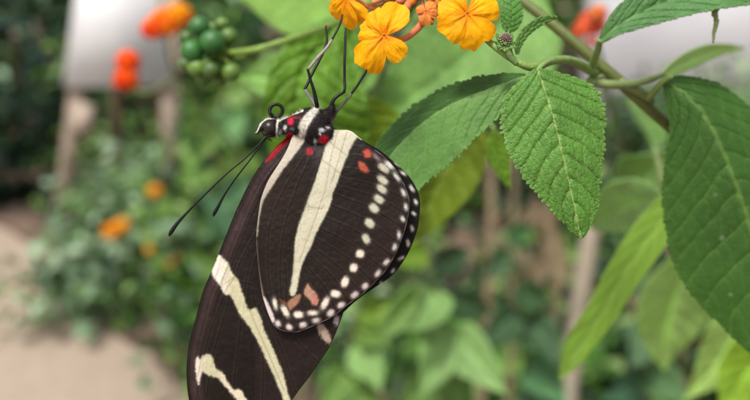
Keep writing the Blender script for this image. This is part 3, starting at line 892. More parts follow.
# --- body: one continuous skin grown from overlapping volumes
def build_body():
    bag = Bag()
    cz = D0 + 0.0010
    def e(px, py, dz, rx, ry, rz, ang=0):
        t = math.radians(ang)
        k = cz / FPX
        ax = np.stack([RIGHT * math.cos(t) - UP * math.sin(t), RIGHT * math.sin(t) + UP * math.cos(t), -FWD])
        v, f = ball_geo(P(px, py, cz + dz), (rx * k, ry * k, rz * k), 28, 18, ax)
        bag.add(v, f)
    e(270.5, 127.6, 0.0004, 9.8, 9.7, 9)                 # head
    e(264, 127.5, -0.0006, 4, 4, 5)
    e(280, 127.5, 0, 8, 8, 9)                      # neck
    e(290, 126, 0, 11, 9.5, 11, 10)
    e(301, 124.5, 0, 13, 12.5, 13, 15)             # thorax
    e(308, 118, 0, 11, 10, 12, -40)
    e(316, 127, 0, 14, 14.5, 14)
    e(324, 133, 0.0001, 11, 11, 11.5)
    e(313, 138, 0.0003, 9, 9, 9)
    e(322, 141, 0.0004, 9.5, 8.5, 9)
    e(317, 111, 0.0002, 4.5, 5, 6)                   # coxae
    e(326, 117, 0, 7, 8, 9)
    e(331, 111, 0.0, 4, 8, 6, 15)
    e(334, 145, 0.0007, 11, 12, 7.5)                 # abdomen between the wings
    e(346, 157, 0.0007, 11, 11, 7.5, 45)
    e(358, 169, 0.0007, 10, 9, 7, 45)
    e(369, 181, 0.0007, 9, 8, 6.5, 45)
    e(378, 191, 0.0007, 7, 6, 5.5, 45)
    tmp = bag.build('body_volume', None)
    md = tmp.modifiers.new('r', 'REMESH'); md.mode = 'VOXEL'; md.voxel_size = 0.00011
    m2 = tmp.modifiers.new('s', 'SMOOTH'); m2.iterations = 4; m2.factor = 0.6
    dg = bpy.context.evaluated_depsgraph_get()
    ev = tmp.evaluated_get(dg).to_mesh()
    n = len(ev.vertices)
    V = np.empty(n * 3); ev.vertices.foreach_get('co', V); V = V.reshape(-1, 3)
    NR = np.empty(n * 3); ev.vertices.foreach_get('normal', NR); NR = NR.reshape(-1, 3)
    F = np.array([list(p.vertices) if len(p.vertices) == 4 else list(p.vertices) + [p.vertices[-1]] for p in ev.polygons])
    tmp.evaluated_get(dg).to_mesh_clear()
    bpy.data.objects.remove(tmp)
    rel = V - CAM
    dz = rel @ FWD
    X = 375 + (rel @ RIGHT) / dz * FPX; Y = 200 - (rel @ UP) / dz * FPX
    DZ = (dz - D0) * 1000
    V = V + NR * (0.00007 * fbm(X * 1.0 + DZ * 3, Y, 0.5, 3, 3) + 0.00004 * fbm(X, Y + DZ * 4, 1.4, 7, 2))[:, None]
    C = np.broadcast_to(S(34, 26, 26, 0.5), V.shape).copy() * (1 + 0.4 * fbm(X, Y, 0.5, 3, 2))[:, None]
    front = (NR @ (-FWD)) > -0.3
    f1 = front.astype(float)
    WH = S(222, 216, 204, 0.74)
    band = [(314.5, 106), (321, 106), (317.5, 112), (312.5, 118.5), (308.5, 125), (305.5, 132), (303, 139), (296, 146), (293, 143), (297, 136), (300, 130.5), (298.5, 127), (300.5, 121.5), (304, 116.5), (309, 111.5)]
    C = mixc(C, f1 * pm(X, Y, band, 0.9, 0.7, 3), WH)
    # pale lines of the head and collar
    for ln, w, s_ in (([(257, 131), (261, 123.5), (266, 119.3), (272, 118), (278, 118.6)], 1.1, 0.95), ([(278.3, 119), (277.2, 124), (276.7, 131), (276.5, 136)], 1.0, 0.85),
                      ([(278, 120.5), (284, 117.5), (292, 114), (302, 110.5)], 1.5, 0.95)):
        d = lined(X, Y, smooth(ln, 6))
        C = mixc(C, (DZ < 2.6) * s_ * np.exp(-(d / w) ** 4), WH)
    for (cx, cy, a, b, col) in ((290.6, 121.3, 2.8, 3.6, S(196, 30, 62, 0.9)), (284.8, 127.8, 1.7, 2.0, S(215, 222, 220, 0.85)), (280.4, 132.5, 1.6, 2.3, S(120, 140, 135, 0.8)),
                                (291.8, 129, 1.8, 1.3, S(100, 125, 125, 0.8)), (321, 130, 2.0, 1.9, S(205, 212, 215, 0.85)), (319.6, 133.2, 1.0, 1.2, S(200, 206, 210, 0.85)),
                                (327.2, 127.6, 1.5, 1.2, S(205, 190, 196, 0.85)), (323.4, 139.2, 4.8, 3.8, S(170, 12, 40, 0.75)), (315, 141, 1.3, 2.4, S(170, 180, 180, 0.8)),
                                (309, 146, 1.2, 1.0, S(120, 120, 122, 0.8)), (332, 121, 1.6, 3.4, S(100, 88, 98, 0.8)), (311.5, 152, 2.0, 2.0, S(150, 14, 38, 0.7)),
                                (289, 134, 3.2, 1.8, S(172, 16, 40, 0.9)), (294, 117.5, 4.5, 1.0, S(150, 40, 50, 0.8))):
        C = mixc(C, f1 * 0.95 * ell(X, Y, cx, cy, a, b, 0, 0.8, 4, 0.7), col)
    o = make('body', V, F, M_BODY, bfly, cols=C)
    # short fur and scale tufts
    rng = np.random.default_rng(5)
    fb = Bag()
    sel = rng.choice(len(V), min(len(V), 9000), replace=False)
    ok = (DZ[sel] < 1.9) & (X[sel] < 345)
    sel = sel[ok]
    base = V[sel]; nr = NR[sel]
    flow = np.array([0.55, 0, -0.6]) * 1.0
    d = nr * 0.55 + flow * 0.6 + rng.normal(size=nr.shape) * 0.28
    d /= np.linalg.norm(d, axis=1)[:, None]
    ln = rng.uniform(0.00022, 0.0007, len(sel))
    sd_ = np.cross(d, nr); sd_ /= np.linalg.norm(sd_, axis=1)[:, None] + 1e-9
    w = 0.000018
    q = np.stack([base - sd_ * w, base + sd_ * w, base + d * ln[:, None] + sd_ * w * 0.2, base + d * ln[:, None] - sd_ * w * 0.2], 1).reshape(-1, 3)
    cc = np.repeat(C[sel] * rng.uniform(0.8, 1.7, (len(sel), 1)), 4, axis=0)
    fb.add(q, np.arange(len(q)).reshape(-1, 4), cc)
    f = fb.build('fur', M_BODY, o, smooth_shade=False)
    return o


body = build_body()


def ebag(name, mat, parent, fn, **k):
    b = Bag(); fn(b); return b.build(name, mat, parent, **k)


# eye
v, f = ball_geo(P(269.8, 127.8, D0 + 0.0008), np.array([8.2, 8.4, 9.6]) * D0 / FPX, 40, 28, VIEW_AX)
eye = make('eye', v, f, M_EYE, bfly, cols=np.broadcast_to(S(46, 34, 34, 0.5), v.shape))
v, f = ball_geo(P(269.8, 127.8, D0 + 0.0022), np.array([8.0, 8.2, 7.5]) * D0 / FPX, 24, 16, VIEW_AX)
make('eye', v, f, M_EYE, bfly, cols=np.broadcast_to(S(46, 34, 34, 0.5), v.shape))
# feathery palps before the eye
ebag('palp', M_BODY, bfly, lambda b: (ptube(b, [(266, 120, D0 + 0.0010), (261, 124, D0 + 0.0008), (257.4, 131.5, D0 + 0.0009), (255.4, 132.6, D0 + 0.001)], [1.0, 1.0, 0.7, 0.25], S(220, 214, 200, 0.8), sides=8),
                                      ptube(b, [(262, 126, D0 + 0.0006), (258, 133.5, D0 + 0.0007), (256.4, 133.8, D0 + 0.0008)], [1.2, 0.8, 0.25], S(40, 32, 34, 0.8), sides=8)))
ebag('palp', M_BODY, bfly, lambda b: ptube(b, [(265, 136, D0 + 0.0006), (268.5, 138.5, D0 + 0.0006), (272, 141.5, D0 + 0.0008)], [1.2, 1.0, 0.25], S(30, 26, 28, 0.8), sides=8))
# coiled proboscis
ring = [(272.5 + 0, 117, D0 + 0.001)]
for k in range(23):
    a = math.radians(150 + k * 20.5)
    rr = 6.6 - 0.016 * k
    ring.append((276.2 + rr * math.cos(a), 110.6 + rr * math.sin(a) * 0.97, D0 + 0.0008 + 0.00003 * k))
ebag('proboscis', M_LEG, bfly, lambda b: ptube(b, ring, [1.7] + [1.75] * 18 + [1.6] * 5, S(22, 17, 16, 0.4), sides=10, n=5))
# antennae
ebag('antenna', M_LEG, bfly, lambda b: ptube(b, [(266.5, 136, D0 + 0.0006), (261, 142, D0 + 0.0003), (246, 157.5, D0), (228, 172.5, D0 - 0.0004), (208, 191.5, D0 - 0.0006), (190, 209.5, D0 - 0.0006), (178, 222.5, D0 - 0.0006), (171.5, 231.5, D0 - 0.0006), (169.2, 236, D0 - 0.0006)],
                                             [1.1, 0.85, 0.8, 0.85, 0.9, 1.05, 1.75, 2.1, 1.0], S(20, 20, 19, 0.35), sides=10, n=8))
ebag('antenna', M_LEG, bfly, lambda b: ptube(b, [(267, 137, D0 + 0.0018), (262, 143.5, D0 + 0.002), (250, 160, D0 + 0.0022), (237, 176.5, D0 + 0.0026), (225, 194, D0 + 0.003), (218, 207, D0 + 0.0032), (214.6, 213, D0 + 0.0033), (213.4, 216.5, D0 + 0.0033)],
                                             [1.0, 0.8, 0.75, 0.8, 1.0, 1.7, 1.8, 0.7], S(20, 20, 19, 0.35), sides=10, n=8))

LK = S(20, 17, 18, 0.4); LG = S(160, 152, 148, 0.6)


def leg(segs, label=None):
    """segs: list of (points, radii, colour)"""
    b = Bag()
    for pts, rad, col in segs:
        ptube(b, pts, [q * 1.22 for q in rad], col, sides=10, n=5, rough=0.06)
    o = b.build('leg', M_LEG, bfly)
    if label: o['label'] = label


z = D0
leg([([(317, 108, z + .001), (316.5, 103, z), (314, 91, z - .0004), (311.2, 82, z - .0006), (308.2, 71, z - .0008), (308, 69, z - .0008)], [1.9, 1.8, 1.5, 1.2, 1.1, 1.2], LK),
     ([(308, 69.5, z - .0008), (316, 59.5, z - .0004), (326, 48.5, z), (332, 39.5, z + .0002)], [1.25, 1.35, 1.3, 0.95], LG),
     ([(331.8, 40, z + .0002), (338, 28.5, z + .0006), (340.8, 21.5, z + .001), (342.5, 14.5, z + .0012)], [0.95, 0.95, 0.9, 0.6], LK)])
leg([([(316, 107, z + .0015), (311, 98.5, z + .0016), (305, 89.5, z + .0018)], [1.6, 1.4, 1.1], S(120, 116, 120, 0.7)),
     ([(304.6, 89.5, z + .0018), (308, 83, z + .002), (312.5, 73, z + .0024), (319, 61, z + .0028), (323.5, 52, z + .003), (326.6, 42.5, z + .0032), (327, 35, z + .0034), (325.8, 28, z + .0035), (326.3, 25.5, z + .0036)],
      [1.2, 1.3, 1.25, 1.1, 1.0, 1.0, 0.9, 0.8, 0.5], LK)])
leg([([(331, 110, z + .0008), (332.5, 102, z + .0006), (336.5, 96.8, z + .0006), (343.5, 92.6, z + .0008)], [2.0, 1.6, 1.4, 1.1], LK),
     ([(343.8, 92.8, z + .0008), (344.8, 88, z + .0008), (344.5, 78, z + .001), (344.6, 62, z + .001), (345.1, 48, z + .0012), (345.3, 36, z + .0014), (345.6, 28, z + .0016)], [1.2, 1.15, 1.15, 1.1, 1.0, 0.9, 0.6], LK)])
leg([([(332, 118, z + .0018), (337, 111, z + .0018), (343.5, 103.5, z + .0018), (349.5, 96.6, z + .0018), (352, 93, z + .0018)], [1.5, 1.2, 1.15, 1.1, 1.0], S(96, 96, 88, 0.7)),
     ([(351.5, 93.6, z + .0018), (357, 86, z + .0018), (362, 78, z + .0018), (365.4, 73, z + .0017), (366.8, 69.5, z + .0016)], [1.1, 1.1, 1.0, 0.85, 0.6], LK)])


# ================================================================== LANTANA SHOOT (in focus, right)
shoot_base = np.array([0.235, 0.26, 0.03])
shoot = empty('lantana_shoot', shoot_base, 'toothed-leaved shoot with yellow flowers that the butterfly clings to', 'shrub')
GST = S(132, 164, 80, 0.68); GST2 = S(140, 172, 96, 0.68)
b = Bag()
# thick olive stem crossing behind, then down to the ground outside the frame
stem_px = [(470, -60, .150), (505, -14, .148), (550, 22, .146), (597, 62, .145), (640, 100, .146), (690, 150, .150), (742, 240, .158), (800, 400, .17)]
pts = [P(*q) for q in stem_px] + [P(840, 560, .19), np.array([0.19, 0.24, 0.55]), np.array([0.23, 0.26, 0.25]), np.array([0.235, 0.26, 0.01])]
rad = [0.0008, 0.0009, 0.00098, 0.00104, 0.0011, 0.0012, 0.0013, 0.0016, 0.002, 0.003, 0.005, 0.006]
tube(b, pts, rad, S(112, 124, 62, 0.6), sides=14, n=8, rough=0.05)
b.build('stem', M_STEM, shoot)
b = Bag()
ptube(b, [(596, 74, .145), (575, 62, .134), (556, 60, .125), (536, 66.5, .1195), (526, 66, .1182), (512, 59, .1180), (498, 49, .1182), (484, 37, .1192), (468, 20, .1206), (448, 6, .121), (436, -8, .121)],
      [4.6, 4.4, 4.2, 4.4, 4.0, 3.6, 3.4, 3.3, 3.0, 2.8, 2.6], GST, sides=14, n=7, rough=0.04)
ptube(b, [(556, 60, .125), (547, 62, .121), (538, 70, .118), (536.5, 79, .1168)], [3.2, 2.8, 2.2, 1.6], GST2, sides=12)
ptube(b, [(545, 64, .122), (535, 72, .1225), (526, 76, .1225)], [3.4, 2.6, 1.8], GST2, sides=12)
b.build('flower_stalk', M_STEM, shoot)
b = Bag()
ptube(b, [(612, 74, .146), (590, 80, .143), (604, 84, .142), (630, 84, .142), (648, 80, .142), (664, 74, .144)], [1, 3.5, 4.4, 4.2, 3.4, 2.2], S(140, 160, 96, 0.6), sides=12, rough=0.05)
ptube(b, [(592, 68, .143), (595, 58, .138), (598.5, 48, .134), (600, 40, .131)], [4.6, 4.0, 3.6, 2.6], GST2, sides=12)
ptube(b, [(648, 98, .145), (655, 90, .141), (662, 82, .138), (672, 76, .136)], [4.4, 3.8, 3.2, 2.4], GST2, sides=12)
ptube(b, [(620, 82, .143), (640, 92, .144), (652, 101, .146)], [4.6, 4.6, 4.2], S(150, 165, 104, 0.6), sides=12)
b.build('leaf_stalk', M_STEM, shoot)

# the sharp heart-shaped leaf
G1 = S(102, 154, 62, 0.63); V1 = S(176, 202, 116, 0.66)
leaf(shoot, [(537.5, 69, .1166), (545, 91, .1157), (553, 116, .1152), (560, 143, .1151), (566, 168, .1152), (572, 195, .1158), (577, 218, .1164), (580.5, 238.5, .1174)],
     [(0, 2), (.035, 18), (.09, 40), (.16, 52), (.25, 57), (.36, 56), (.48, 50), (.6, 42), (.72, 34), (.83, 26.5), (.92, 18), (.975, 9), (1, 0)],
     [(0, 3), (.035, 22), (.09, 37), (.16, 45), (.25, 51), (.36, 52), (.48, 48), (.6, 40), (.72, 30), (.83, 19), (.92, 10), (.975, 4), (1, 0)],
     -16, -10, 32, 8, 340, 170, G1, V1, rug=0.00017, serr=0.15, latslant=0.27, curl=-0.06, seed=2, label='near heart-shaped leaf in sharp focus', wave=0.012, spots=None)
# leaf behind it, pointing left to the wing: dark upper half folded away, pale lower half
leaf(shoot, [(528, 76, .1225), (505, 84, .1228), (478, 94, .1235), (450, 106, .1245), (425, 122, .1258), (398, 148, .1272), (372, 184, .128), (350, 224, .1285)],
     [(0, 1), (.06, 12), (.16, 29), (.30, 43), (.45, 49), (.6, 47), (.75, 40), (.88, 26), (1, 0)],
     [(0, 1), (.06, 9), (.16, 16), (.30, 20), (.45, 21), (.6, 20), (.75, 18), (.88, 12), (1, 0)],
     8, -48, 34, 9, 260, 110, S(116, 166, 82, 0.6), S(140, 184, 104, 0.6), rug=0.00009, serr=0.15, latslant=0.26, seed=5, mat=M_LEAF_SMOOTH, label='leaf with dark folded upper half pointing at the wing',
     colp=S(66, 112, 40, 0.55), wave=0.02, ribw=0.5)
# upper right leaf seen almost edge-on from below
leaf(shoot, [(600, 42, .131), (618, 26, .130), (648, 9, .1295), (690, -8, .1295), (740, -22, .130), (800, -40, .132), (850, -60, .134)],
     [(0, 1), (.05, 9), (.14, 19), (.28, 27), (.45, 39), (.6, 46), (.75, 36), (.9, 15), (1, 0)],
     [(0, 1), (.05, 7), (.14, 15), (.28, 22), (.45, 28), (.6, 33), (.75, 28), (.9, 12), (1, 0)],
     12, 30, 44, 10, 300, 110, S(94, 146, 80, 0.64), S(132, 172, 104, 0.64), rug=0.00012, serr=0.06, latslant=0.2, seed=9, curl=-0.16, label='large leaf running out of frame at the top right', wave=0.02,
     spots=[(0.075, 0.55, 0.0003, (0.02, 0.015, 0.01))])
# its pale rolled margin
# thin dried strip hanging from the margin
# dark leaf at the right
leaf(shoot, [(664, 80, .138), (682, 92, .137), (702, 112, .1365), (720, 144, .1365), (736, 184, .137), (752, 232, .138), (766, 290, .139), (776, 345, .141), (780, 380, .143)],
     [(0, 1), (.03, 14), (.08, 28), (.16, 46), (.28, 62), (.42, 70), (.56, 64), (.7, 48), (.85, 24), (1, 0)],
     [(0, 1), (.03, 12), (.08, 24), (.16, 38), (.28, 58), (.42, 70), (.56, 74), (.7, 62), (.85, 34), (1, 0)],
     -14, -20, 46, 11, 360, 150, S(66, 112, 38, 0.6), S(108, 148, 66, 0.6), rug=0.00012, serr=0.05, latslant=0.2, seed=13, curl=-0.10, label='large dark green leaf hanging at the right edge', wave=0.015,
     spots=[(0.52, -0.36, 0.0005, (0.16, 0.22, 0.11)), (0.385, -0.30, 0.0004, (0.1, 0.16, 0.07)), (0.70, -0.5, 0.0004, (0.14, 0.2, 0.1))], ribw=1.3)
# narrow pale blurred leaf pointing right
leaf(shoot, [(658, 77, .150), (676, 67, .158), (694, 58, .166), (714, 51, .174), (744, 47, .184)],
     [(0, 1), (.15, 6), (.35, 9), (.6, 8), (.85, 4), (1, 0)], [(0, 1), (.15, 6), (.35, 9), (.6, 8), (.85, 4), (1, 0)],
     25, -20, 24, 8, 90, 40, S(156, 200, 104, 0.7), S(170, 206, 120, 0.7), rug=0.00003, seed=15, mat=M_LEAF_SMOOTH, label='narrow pale green leaf beyond the stalks')
# young leaf by the bud
leaf(shoot, [(517, 54, .1175), (519, 43, .1168), (525, 33, .1166), (534, 25.5, .1165), (545, 20, .117), (557, 17, .118)],
     [(0, 1), (.12, 3.2), (.3, 5), (.5, 5.2), (.7, 4.4), (.88, 2.4), (1, 0)], [(0, 1), (.12, 3), (.3, 4), (.5, 4), (.7, 3), (.88, 1.8), (1, 0)],
     30, -35, 16, 7, 110, 44, S(120, 172, 84, 0.62), S(160, 196, 116, 0.62), rug=0.00010, serr=0.09, seed=21, label='small young leaf curling beside the bud')
leaf(shoot, [(506, 34, .1245), (511, 22, .124), (512, 8, .124), (508, -12, .125)],
     [(0, 2), (.2, 9), (.5, 11), (.8, 7), (1, 0)], [(0, 2), (.2, 9), (.5, 11), (.8, 7), (1, 0)], -10, -10, 18, 7, 100, 50, S(92, 150, 60, 0.64), S(130, 176, 90, 0.64), rug=0.00012, seed=23,
     label='small green leaf behind the right yellow floret')


# bud beside the stalk
def bud(bag):
    rng = np.random.default_rng(4)
    c = P(505.5, 40, .1168)
    k = .1168 / FPX
    for i in range(46):
        a = i * 2.4; rr = math.sqrt(i / 46) * 7.5
        h = (1 - (rr / 8.5) ** 2) * 6
        q = c + k * (rr * math.cos(a) * RIGHT + (rr * math.sin(a) * 0.85 + h * 0.35) * UP - FWD * h * 0.8)
        v, f = ball_geo(q, k * rng.uniform(0.9, 1.3), 8, 6)
        bag.add(v, f, S(136, 96, 104, 0.6) if rr < 4.6 else S(136, 160, 96, 0.6))
    for i in range(20):
        a = i * 2 * math.pi / 20 + rng.normal() * 0.1
        dx, dy = math.cos(a), math.sin(a)
        L = rng.uniform(9, 12.5)
        ptube(bag, [(505 + dx * 2, 44 - dy * 3, .1172), (505 + dx * 7.0, 43 - dy * 7, .117), (505 + dx * L, 41 - dy * L - 1, .1163 + rng.uniform(0, .0008))], [2.4, 2.0, 0.35], S(122, 166, 84, 0.6) * rng.uniform(0.8, 1.2), sides=6, n=4)
    ptube(bag, [(506, 45, .1174), (510, 56, .1176), (517, 64, .1178)], [5.0, 4.0, 3.0], S(118, 150, 80, 0.6), sides=10)


ebag('flower_bud', M_STEM, shoot, bud)
ebag('dried_strip', M_STEM, shoot, lambda b: ptube(b, [(717, 6, .1292), (714.8, 14, .1294), (716.5, 22, .1296), (714.3, 31, .13), (713.2, 43, .1304)], [3.4, 3.0, 2.2, 1.8, 0.7], S(128, 146, 84, 0.6), sides=8, n=6, rough=0.35))

# ---- flower head
YEL = S(253, 181, 4, 0.84); YEL2 = S(252, 180, 8, 0.86); ORG = S(240, 142, 20, 0.86); SAL = S(238, 172, 118, 0.8); SALR = S(228, 142, 98, 0.78)
rec_b = Bag()
recc = P(424, -20, .1215)
v, f = ball_geo(recc, np.array([11, 13, 11]) * .1215 / FPX, 20, 14, VIEW_AX)
rec_b.add(v, f, S(120, 132, 60, 0.5))
head = rec_b.build('flower_head', M_STEM, shoot)


def petal(bag, c, d, n, L, W, seed, col, ccol, lift=0.15, drop=0.28, ruff=0.13):
    """c throat point, d direction in the limb plane, n limb normal; all metric"""
    ns, nt = 34, 40
    s = np.linspace(0.02, 1, ns)[:, None] + np.zeros((1, nt)); t = np.linspace(-1, 1, nt)[None, :] + np.zeros((ns, 1))
    side = np.cross(n, d)
    prof = 0.16 + 0.84 * np.sin(np.clip(s * 1.08, 0, 1) ** 0.9 * math.pi / 2) ** 1.4
    w = W / 2 * prof * (1 + 0.05 * vnoise(s * 4, t, 1.3, seed))
    notch = 0.06 * np.exp(-((t - 0.1) / 0.3) ** 2)
    ls = s * (1 - 0.24 * np.abs(t) ** 2.4 - notch * s + 0.07 * fbm(t * 3.1, s * 0 + seed, 1, seed, 2) * s)
    h = L * (lift * np.sin(np.clip(ls * 1.5, 0, 1) * math.pi / 2) - drop * ls ** 2.0)
    h = h + L * ruff * ls * (np.sin(t * 3.3 + seed * 1.7) * 0.55 + 0.5 * fbm(t * 2 + seed, ls * 2.6, 1.2, seed, 2)) - L * 0.05 * np.exp(-(t / 0.16) ** 2) * (1 - ls * 0.7)
    h = h + L * 0.022 * fbm(t * 6, ls * 5, 1, seed + 3, 2)
    h = h - L * 0.15 * np.abs(t) ** 3 * ls
    X = c + d * (ls * L)[..., None] + side * (w * t)[..., None] + n * h[..., None]
    m = np.clip(1 - ls / 0.42, 0, 1)[..., None]
    vein_ = 0.06 * np.exp(-(np.abs(((t * 3.0) % 1) - 0.5) / 0.10) ** 2)[..., None] * (1 - ls)[..., None]
    cc = col * (1 - m) + ccol * m
    cc = cc * (1 - vein_) * (1 + 0.16 * fbm(t * 1.5 + seed, ls * 2.2, 1, seed + 11, 3))[..., None] * np.array([1, 1, 1.0])
    cc = cc * (1 - np.array([0, 0.14, 0.1]) * np.clip(fbm(t * 2.3, ls * 3 + seed, 1, seed + 21, 3) * 1.6, 0, 1)[..., None])
    bag.add(X, grid_faces(ns, nt), cc)


def floret(px, py, d, nrm, lobes, tube_to, seed, k=1.0, cols=(YEL, ORG), tubecol=SAL, tubw=(2.4, 3.4), name='floret', thr=2.3, label=None, **kw):
    """lobes: (image angle degrees clockwise from right, length px, width px)"""
    bag = Bag()
    c = P(px, py, d)
    n = nrm[0] * RIGHT + nrm[1] * UP - nrm[2] * FWD
    n = n / np.linalg.norm(n)
    u = d / FPX
    for i, (an, L, W) in enumerate(lobes):
        a = math.radians(an)
        v = math.cos(a) * RIGHT - math.sin(a) * UP
        e = v - n * np.dot(v, n)
        fs = np.linalg.norm(e)
        dd = e / fs
        petal(bag, c + n * (0.00001 * i), dd, n, L * u / max(0.45, fs) * k, W * u, seed * 3 + i, cols[0] * (1 + 0.05 * math.sin(i * 2 + seed)), cols[1], **kw)
    # throat ring
    th = np.linspace(0, 2 * math.pi, 14, endpoint=False)
    e1 = np.cross(n, UP); e1 /= np.linalg.norm(e1); e2 = np.cross(n, e1)
    ringv = []
    for rr, hh in ((2.9, 0.35), (2.2, 1.0), (1.3, 0.6), (1.0, -3.0)):
        for t in th:
            ringv.append(c + (e1 * math.cos(t) + e2 * math.sin(t)) * rr * u * thr / 2.3 + n * hh * u)
    cc = np.repeat(np.array([cols[0] * 0.9 + cols[1] * 0.1, cols[1], cols[1] * 0.95, cols[1] * 0.8]), 14, axis=0)
    bag.add(np.array(ringv), grid_faces(4, 14, wrap=True), cc)
    if tube_to:
        q = [(px, py, d)] + tube_to
        rp = np.linspace(tubw[0], tubw[1], len(q))
        pts = [c - n * 1.0 * u] + [P(*x) for x in tube_to]
        tube(bag, pts, [rp[i] * q[i][2] / FPX for i in range(len(q))], tubecol, sides=12, n=6, rough=0.05)
    o = bag.build(name, M_PETAL, head)
    if label: o['label'] = label
    return o


floret(384.5, 36, .1160, (-0.15, -0.1, 1), [(-62, 35, 31), (-168, 27, 26), (128, 40, 36), (52, 30, 23), (-112, 30, 24)], [(395, 39, .1185), (404, 39, .1192), (414, 32, .1196), (424, 20, .1202), (430, 4, .1210)], 1,
       tubecol=SALR, tubw=(2.2, 4.2), label='full yellow floret at the left, a butterfly foot on its lower lobe')
floret(467.5, 14, .1165, (0.05, -0.05, 1), [(-145, 31, 35), (142, 33, 34), (62, 36, 40), (-28, 34, 36)], [(462, 4, .1195), (450, -8, .1205), (436, -18, .121)], 2, label='large yellow floret at the right of the head')
floret(347, -3, .1185, (-0.55, -0.35, 0.8), [(140, 24, 24), (98, 31, 20), (60, 30, 22), (-160, 22, 26), (-70, 26, 30)], [(362, 3, .1205), (374, 8, .1208), (390, 4, .121), (410, -10, .1212)], 3, tubecol=SAL, tubw=(2.2, 3.6),
       label='yellow floret at the far left, seen side-on')
floret(426, 12, .1185, (-0.2, 0.1, 1), [(-150, 12, 10), (-60, 14, 11), (95, 13, 13), (10, 11, 10)], [(424, 22, .1195), (428, 8, .1205), (432, -4, .121)], 4, cols=(S(246, 158, 76, 0.8), S(232, 124, 52, 0.8)), tubecol=SALR, tubw=(2.4, 3.6), drop=0.5, thr=2.0,
       label='half-open salmon floret in the middle of the head')
floret(397, -16, .1195, (-0.3, 0.6, 0.9), [(-160, 22, 22), (-100, 24, 24), (-40, 22, 22), (170, 20, 20)], [(405, -14, .1208), (414, -18, .1212)], 5, label='yellow floret above the frame edge')
floret(432, -38, .119, (0, 0.7, 0.8), [(-150, 24, 26), (-90, 26, 26), (-30, 24, 26), (60, 16, 22), (130, 16, 22)], [(428, -26, .1205), (424, -22, .121)], 6)
floret(380, -34, .122, (-0.7, 0.5, 0.6), [(-170, 22, 22), (-100, 24, 24), (-40, 20, 22), (120, 22, 22)], [(400, -26, .1215), (414, -22, .1215)], 7)
floret(460, -40, .123, (0.6, 0.6, 0.6), [(-150, 22, 24), (-70, 24, 24), (10, 22, 22), (100, 22, 24)], [(444, -30, .122), (434, -24, .122)], 8)


def buds(bag):
    rng = np.random.default_rng(9)
    for (x, y, r, c) in [(372, 3, 4.2, SAL), (384, -1, 4.6, S(240, 176, 110, 0.8)), (398, 2, 5.0, SAL), (408, -4, 5, SALR), (418, -3, 4.5, S(244, 150, 80, 0.8)), (431, 1, 5, S(246, 178, 84, 0.8)), (440, -6, 4.5, SALR),
                         (393, 9, 3.8, SAL), (404, 12, 4.2, SALR), (412, -12, 5, S(226, 140, 60, 0.8)), (424, -18, 5, S(226, 140, 60, 0.8)), (436, 16, 3.6, SALR), (388, -10, 5, SAL), (410, 4, 5.2, S(246, 156, 60, .8)), (440, 6, 4.6, S(244, 160, 70, .8)), (421, 22, 3.6, SAL), (366, -4, 4.4, S(246, 176, 80, .8)), (432, 24, 3.4, S(246, 150, 70, .8)), (403, -8, 5.4, S(248, 170, 60, .8))]:
        d = .1188 + rng.uniform(0, .001)
        dx, dy = 424 - x, -24 - y
        ptube(bag, [(x, y, d), (x + dx * 0.15, y + dy * 0.15, d + .0004), (x + dx * 0.45, y + dy * 0.45, d + .0012), (x + dx * 0.85, y + dy * 0.85, .1213)], [r * 0.55, r, r * 0.62, r * 0.5], c * rng.uniform(0.88, 1.08), sides=10, n=5)


ebag('floret_bud', M_PETAL, head, buds)


# ================================================================== LIME-LEAVED PLANT just behind the butterfly
lime = empty('lantana_plant', np.array([0.03, 0.42, 0.03]), 'out-of-focus lime green plant right behind the butterfly, bearing the cluster of green berries', 'shrub')
b = Bag()
pts = [np.array([0.03, 0.42, 0.0]), np.array([0.02, 0.40, 0.3]), np.array([0.0, 0.34, 0.6]), P(262, 520, .26), P(262, 400, .235), P(290, 250, .225), P(345, 110, .215), P(385, 30, .205), P(405, -40, .2), P(420, -120, .2)]
tube(b, pts, [.005, .0045, .004, .0028, .0022, .0016, .0012, .0011, .001, .001], S(120, 140, 70, 0.6), sides=10, n=6)
b.build('stem', M_STEM, lime)
LG1 = S(116, 166, 40, 0.62); LG2 = S(144, 190, 100, 0.62); LG3 = S(136, 162, 40, 0.56)


def twig(parent, p0, p1, w=2.2, col=None, sag=0):
    m = ((p0[0] + p1[0]) / 2, (p0[1] + p1[1]) / 2 + sag, (p0[2] + p1[2]) / 2)
    ebag('leaf_stalk', M_STEM, parent, lambda b: ptube(b, [p0, m, p1], [w * 1.3, w, w * 0.8], GST2 if col is None else col, sides=8))


# the near blade whose toothed edge shows left of the legs
leaf(lime, [(345, 14, .186), (325, 40, .185), (305, 66, .184), (296, 100, .184), (300, 140, .187), (318, 190, .192), (340, 240, .198)],
     [(0, 2), (.08, 34), (.2, 62), (.36, 74), (.52, 76), (.7, 58), (.88, 26), (1, 0)],
     [(0, 2), (.08, 10), (.2, 24), (.34, 31), (.5, 33), (.7, 30), (.88, 14), (1, 0)], 6, 14, 30, 9, 150, 60, LG1, S(150, 196, 90, 0.6), rug=0.0004, serr=0.05, seed=31, mat=M_LEAF_FAR,
     label='lime leaf with toothed left edge behind the butterfly legs', curl=-0.05)
quick_leaf(lime, (392, 30, .212), (236, 78, .25), 92, LG2, bend=-16, seed=32, fold=10, label='pale green leaf reaching left above the butterfly head')
quick_leaf(lime, (380, 4, .22), (232, -6, .26), 110, S(150, 192, 92, 0.62), bend=10, seed=33, fold=14, label='light green leaf across the top left of the shoot')
quick_leaf(lime, (540, -22, .235), (356, 132, .225), 150, LG2, bend=-14, seed=34, fold=8, label='broad pale green leaf behind the yellow flowers')
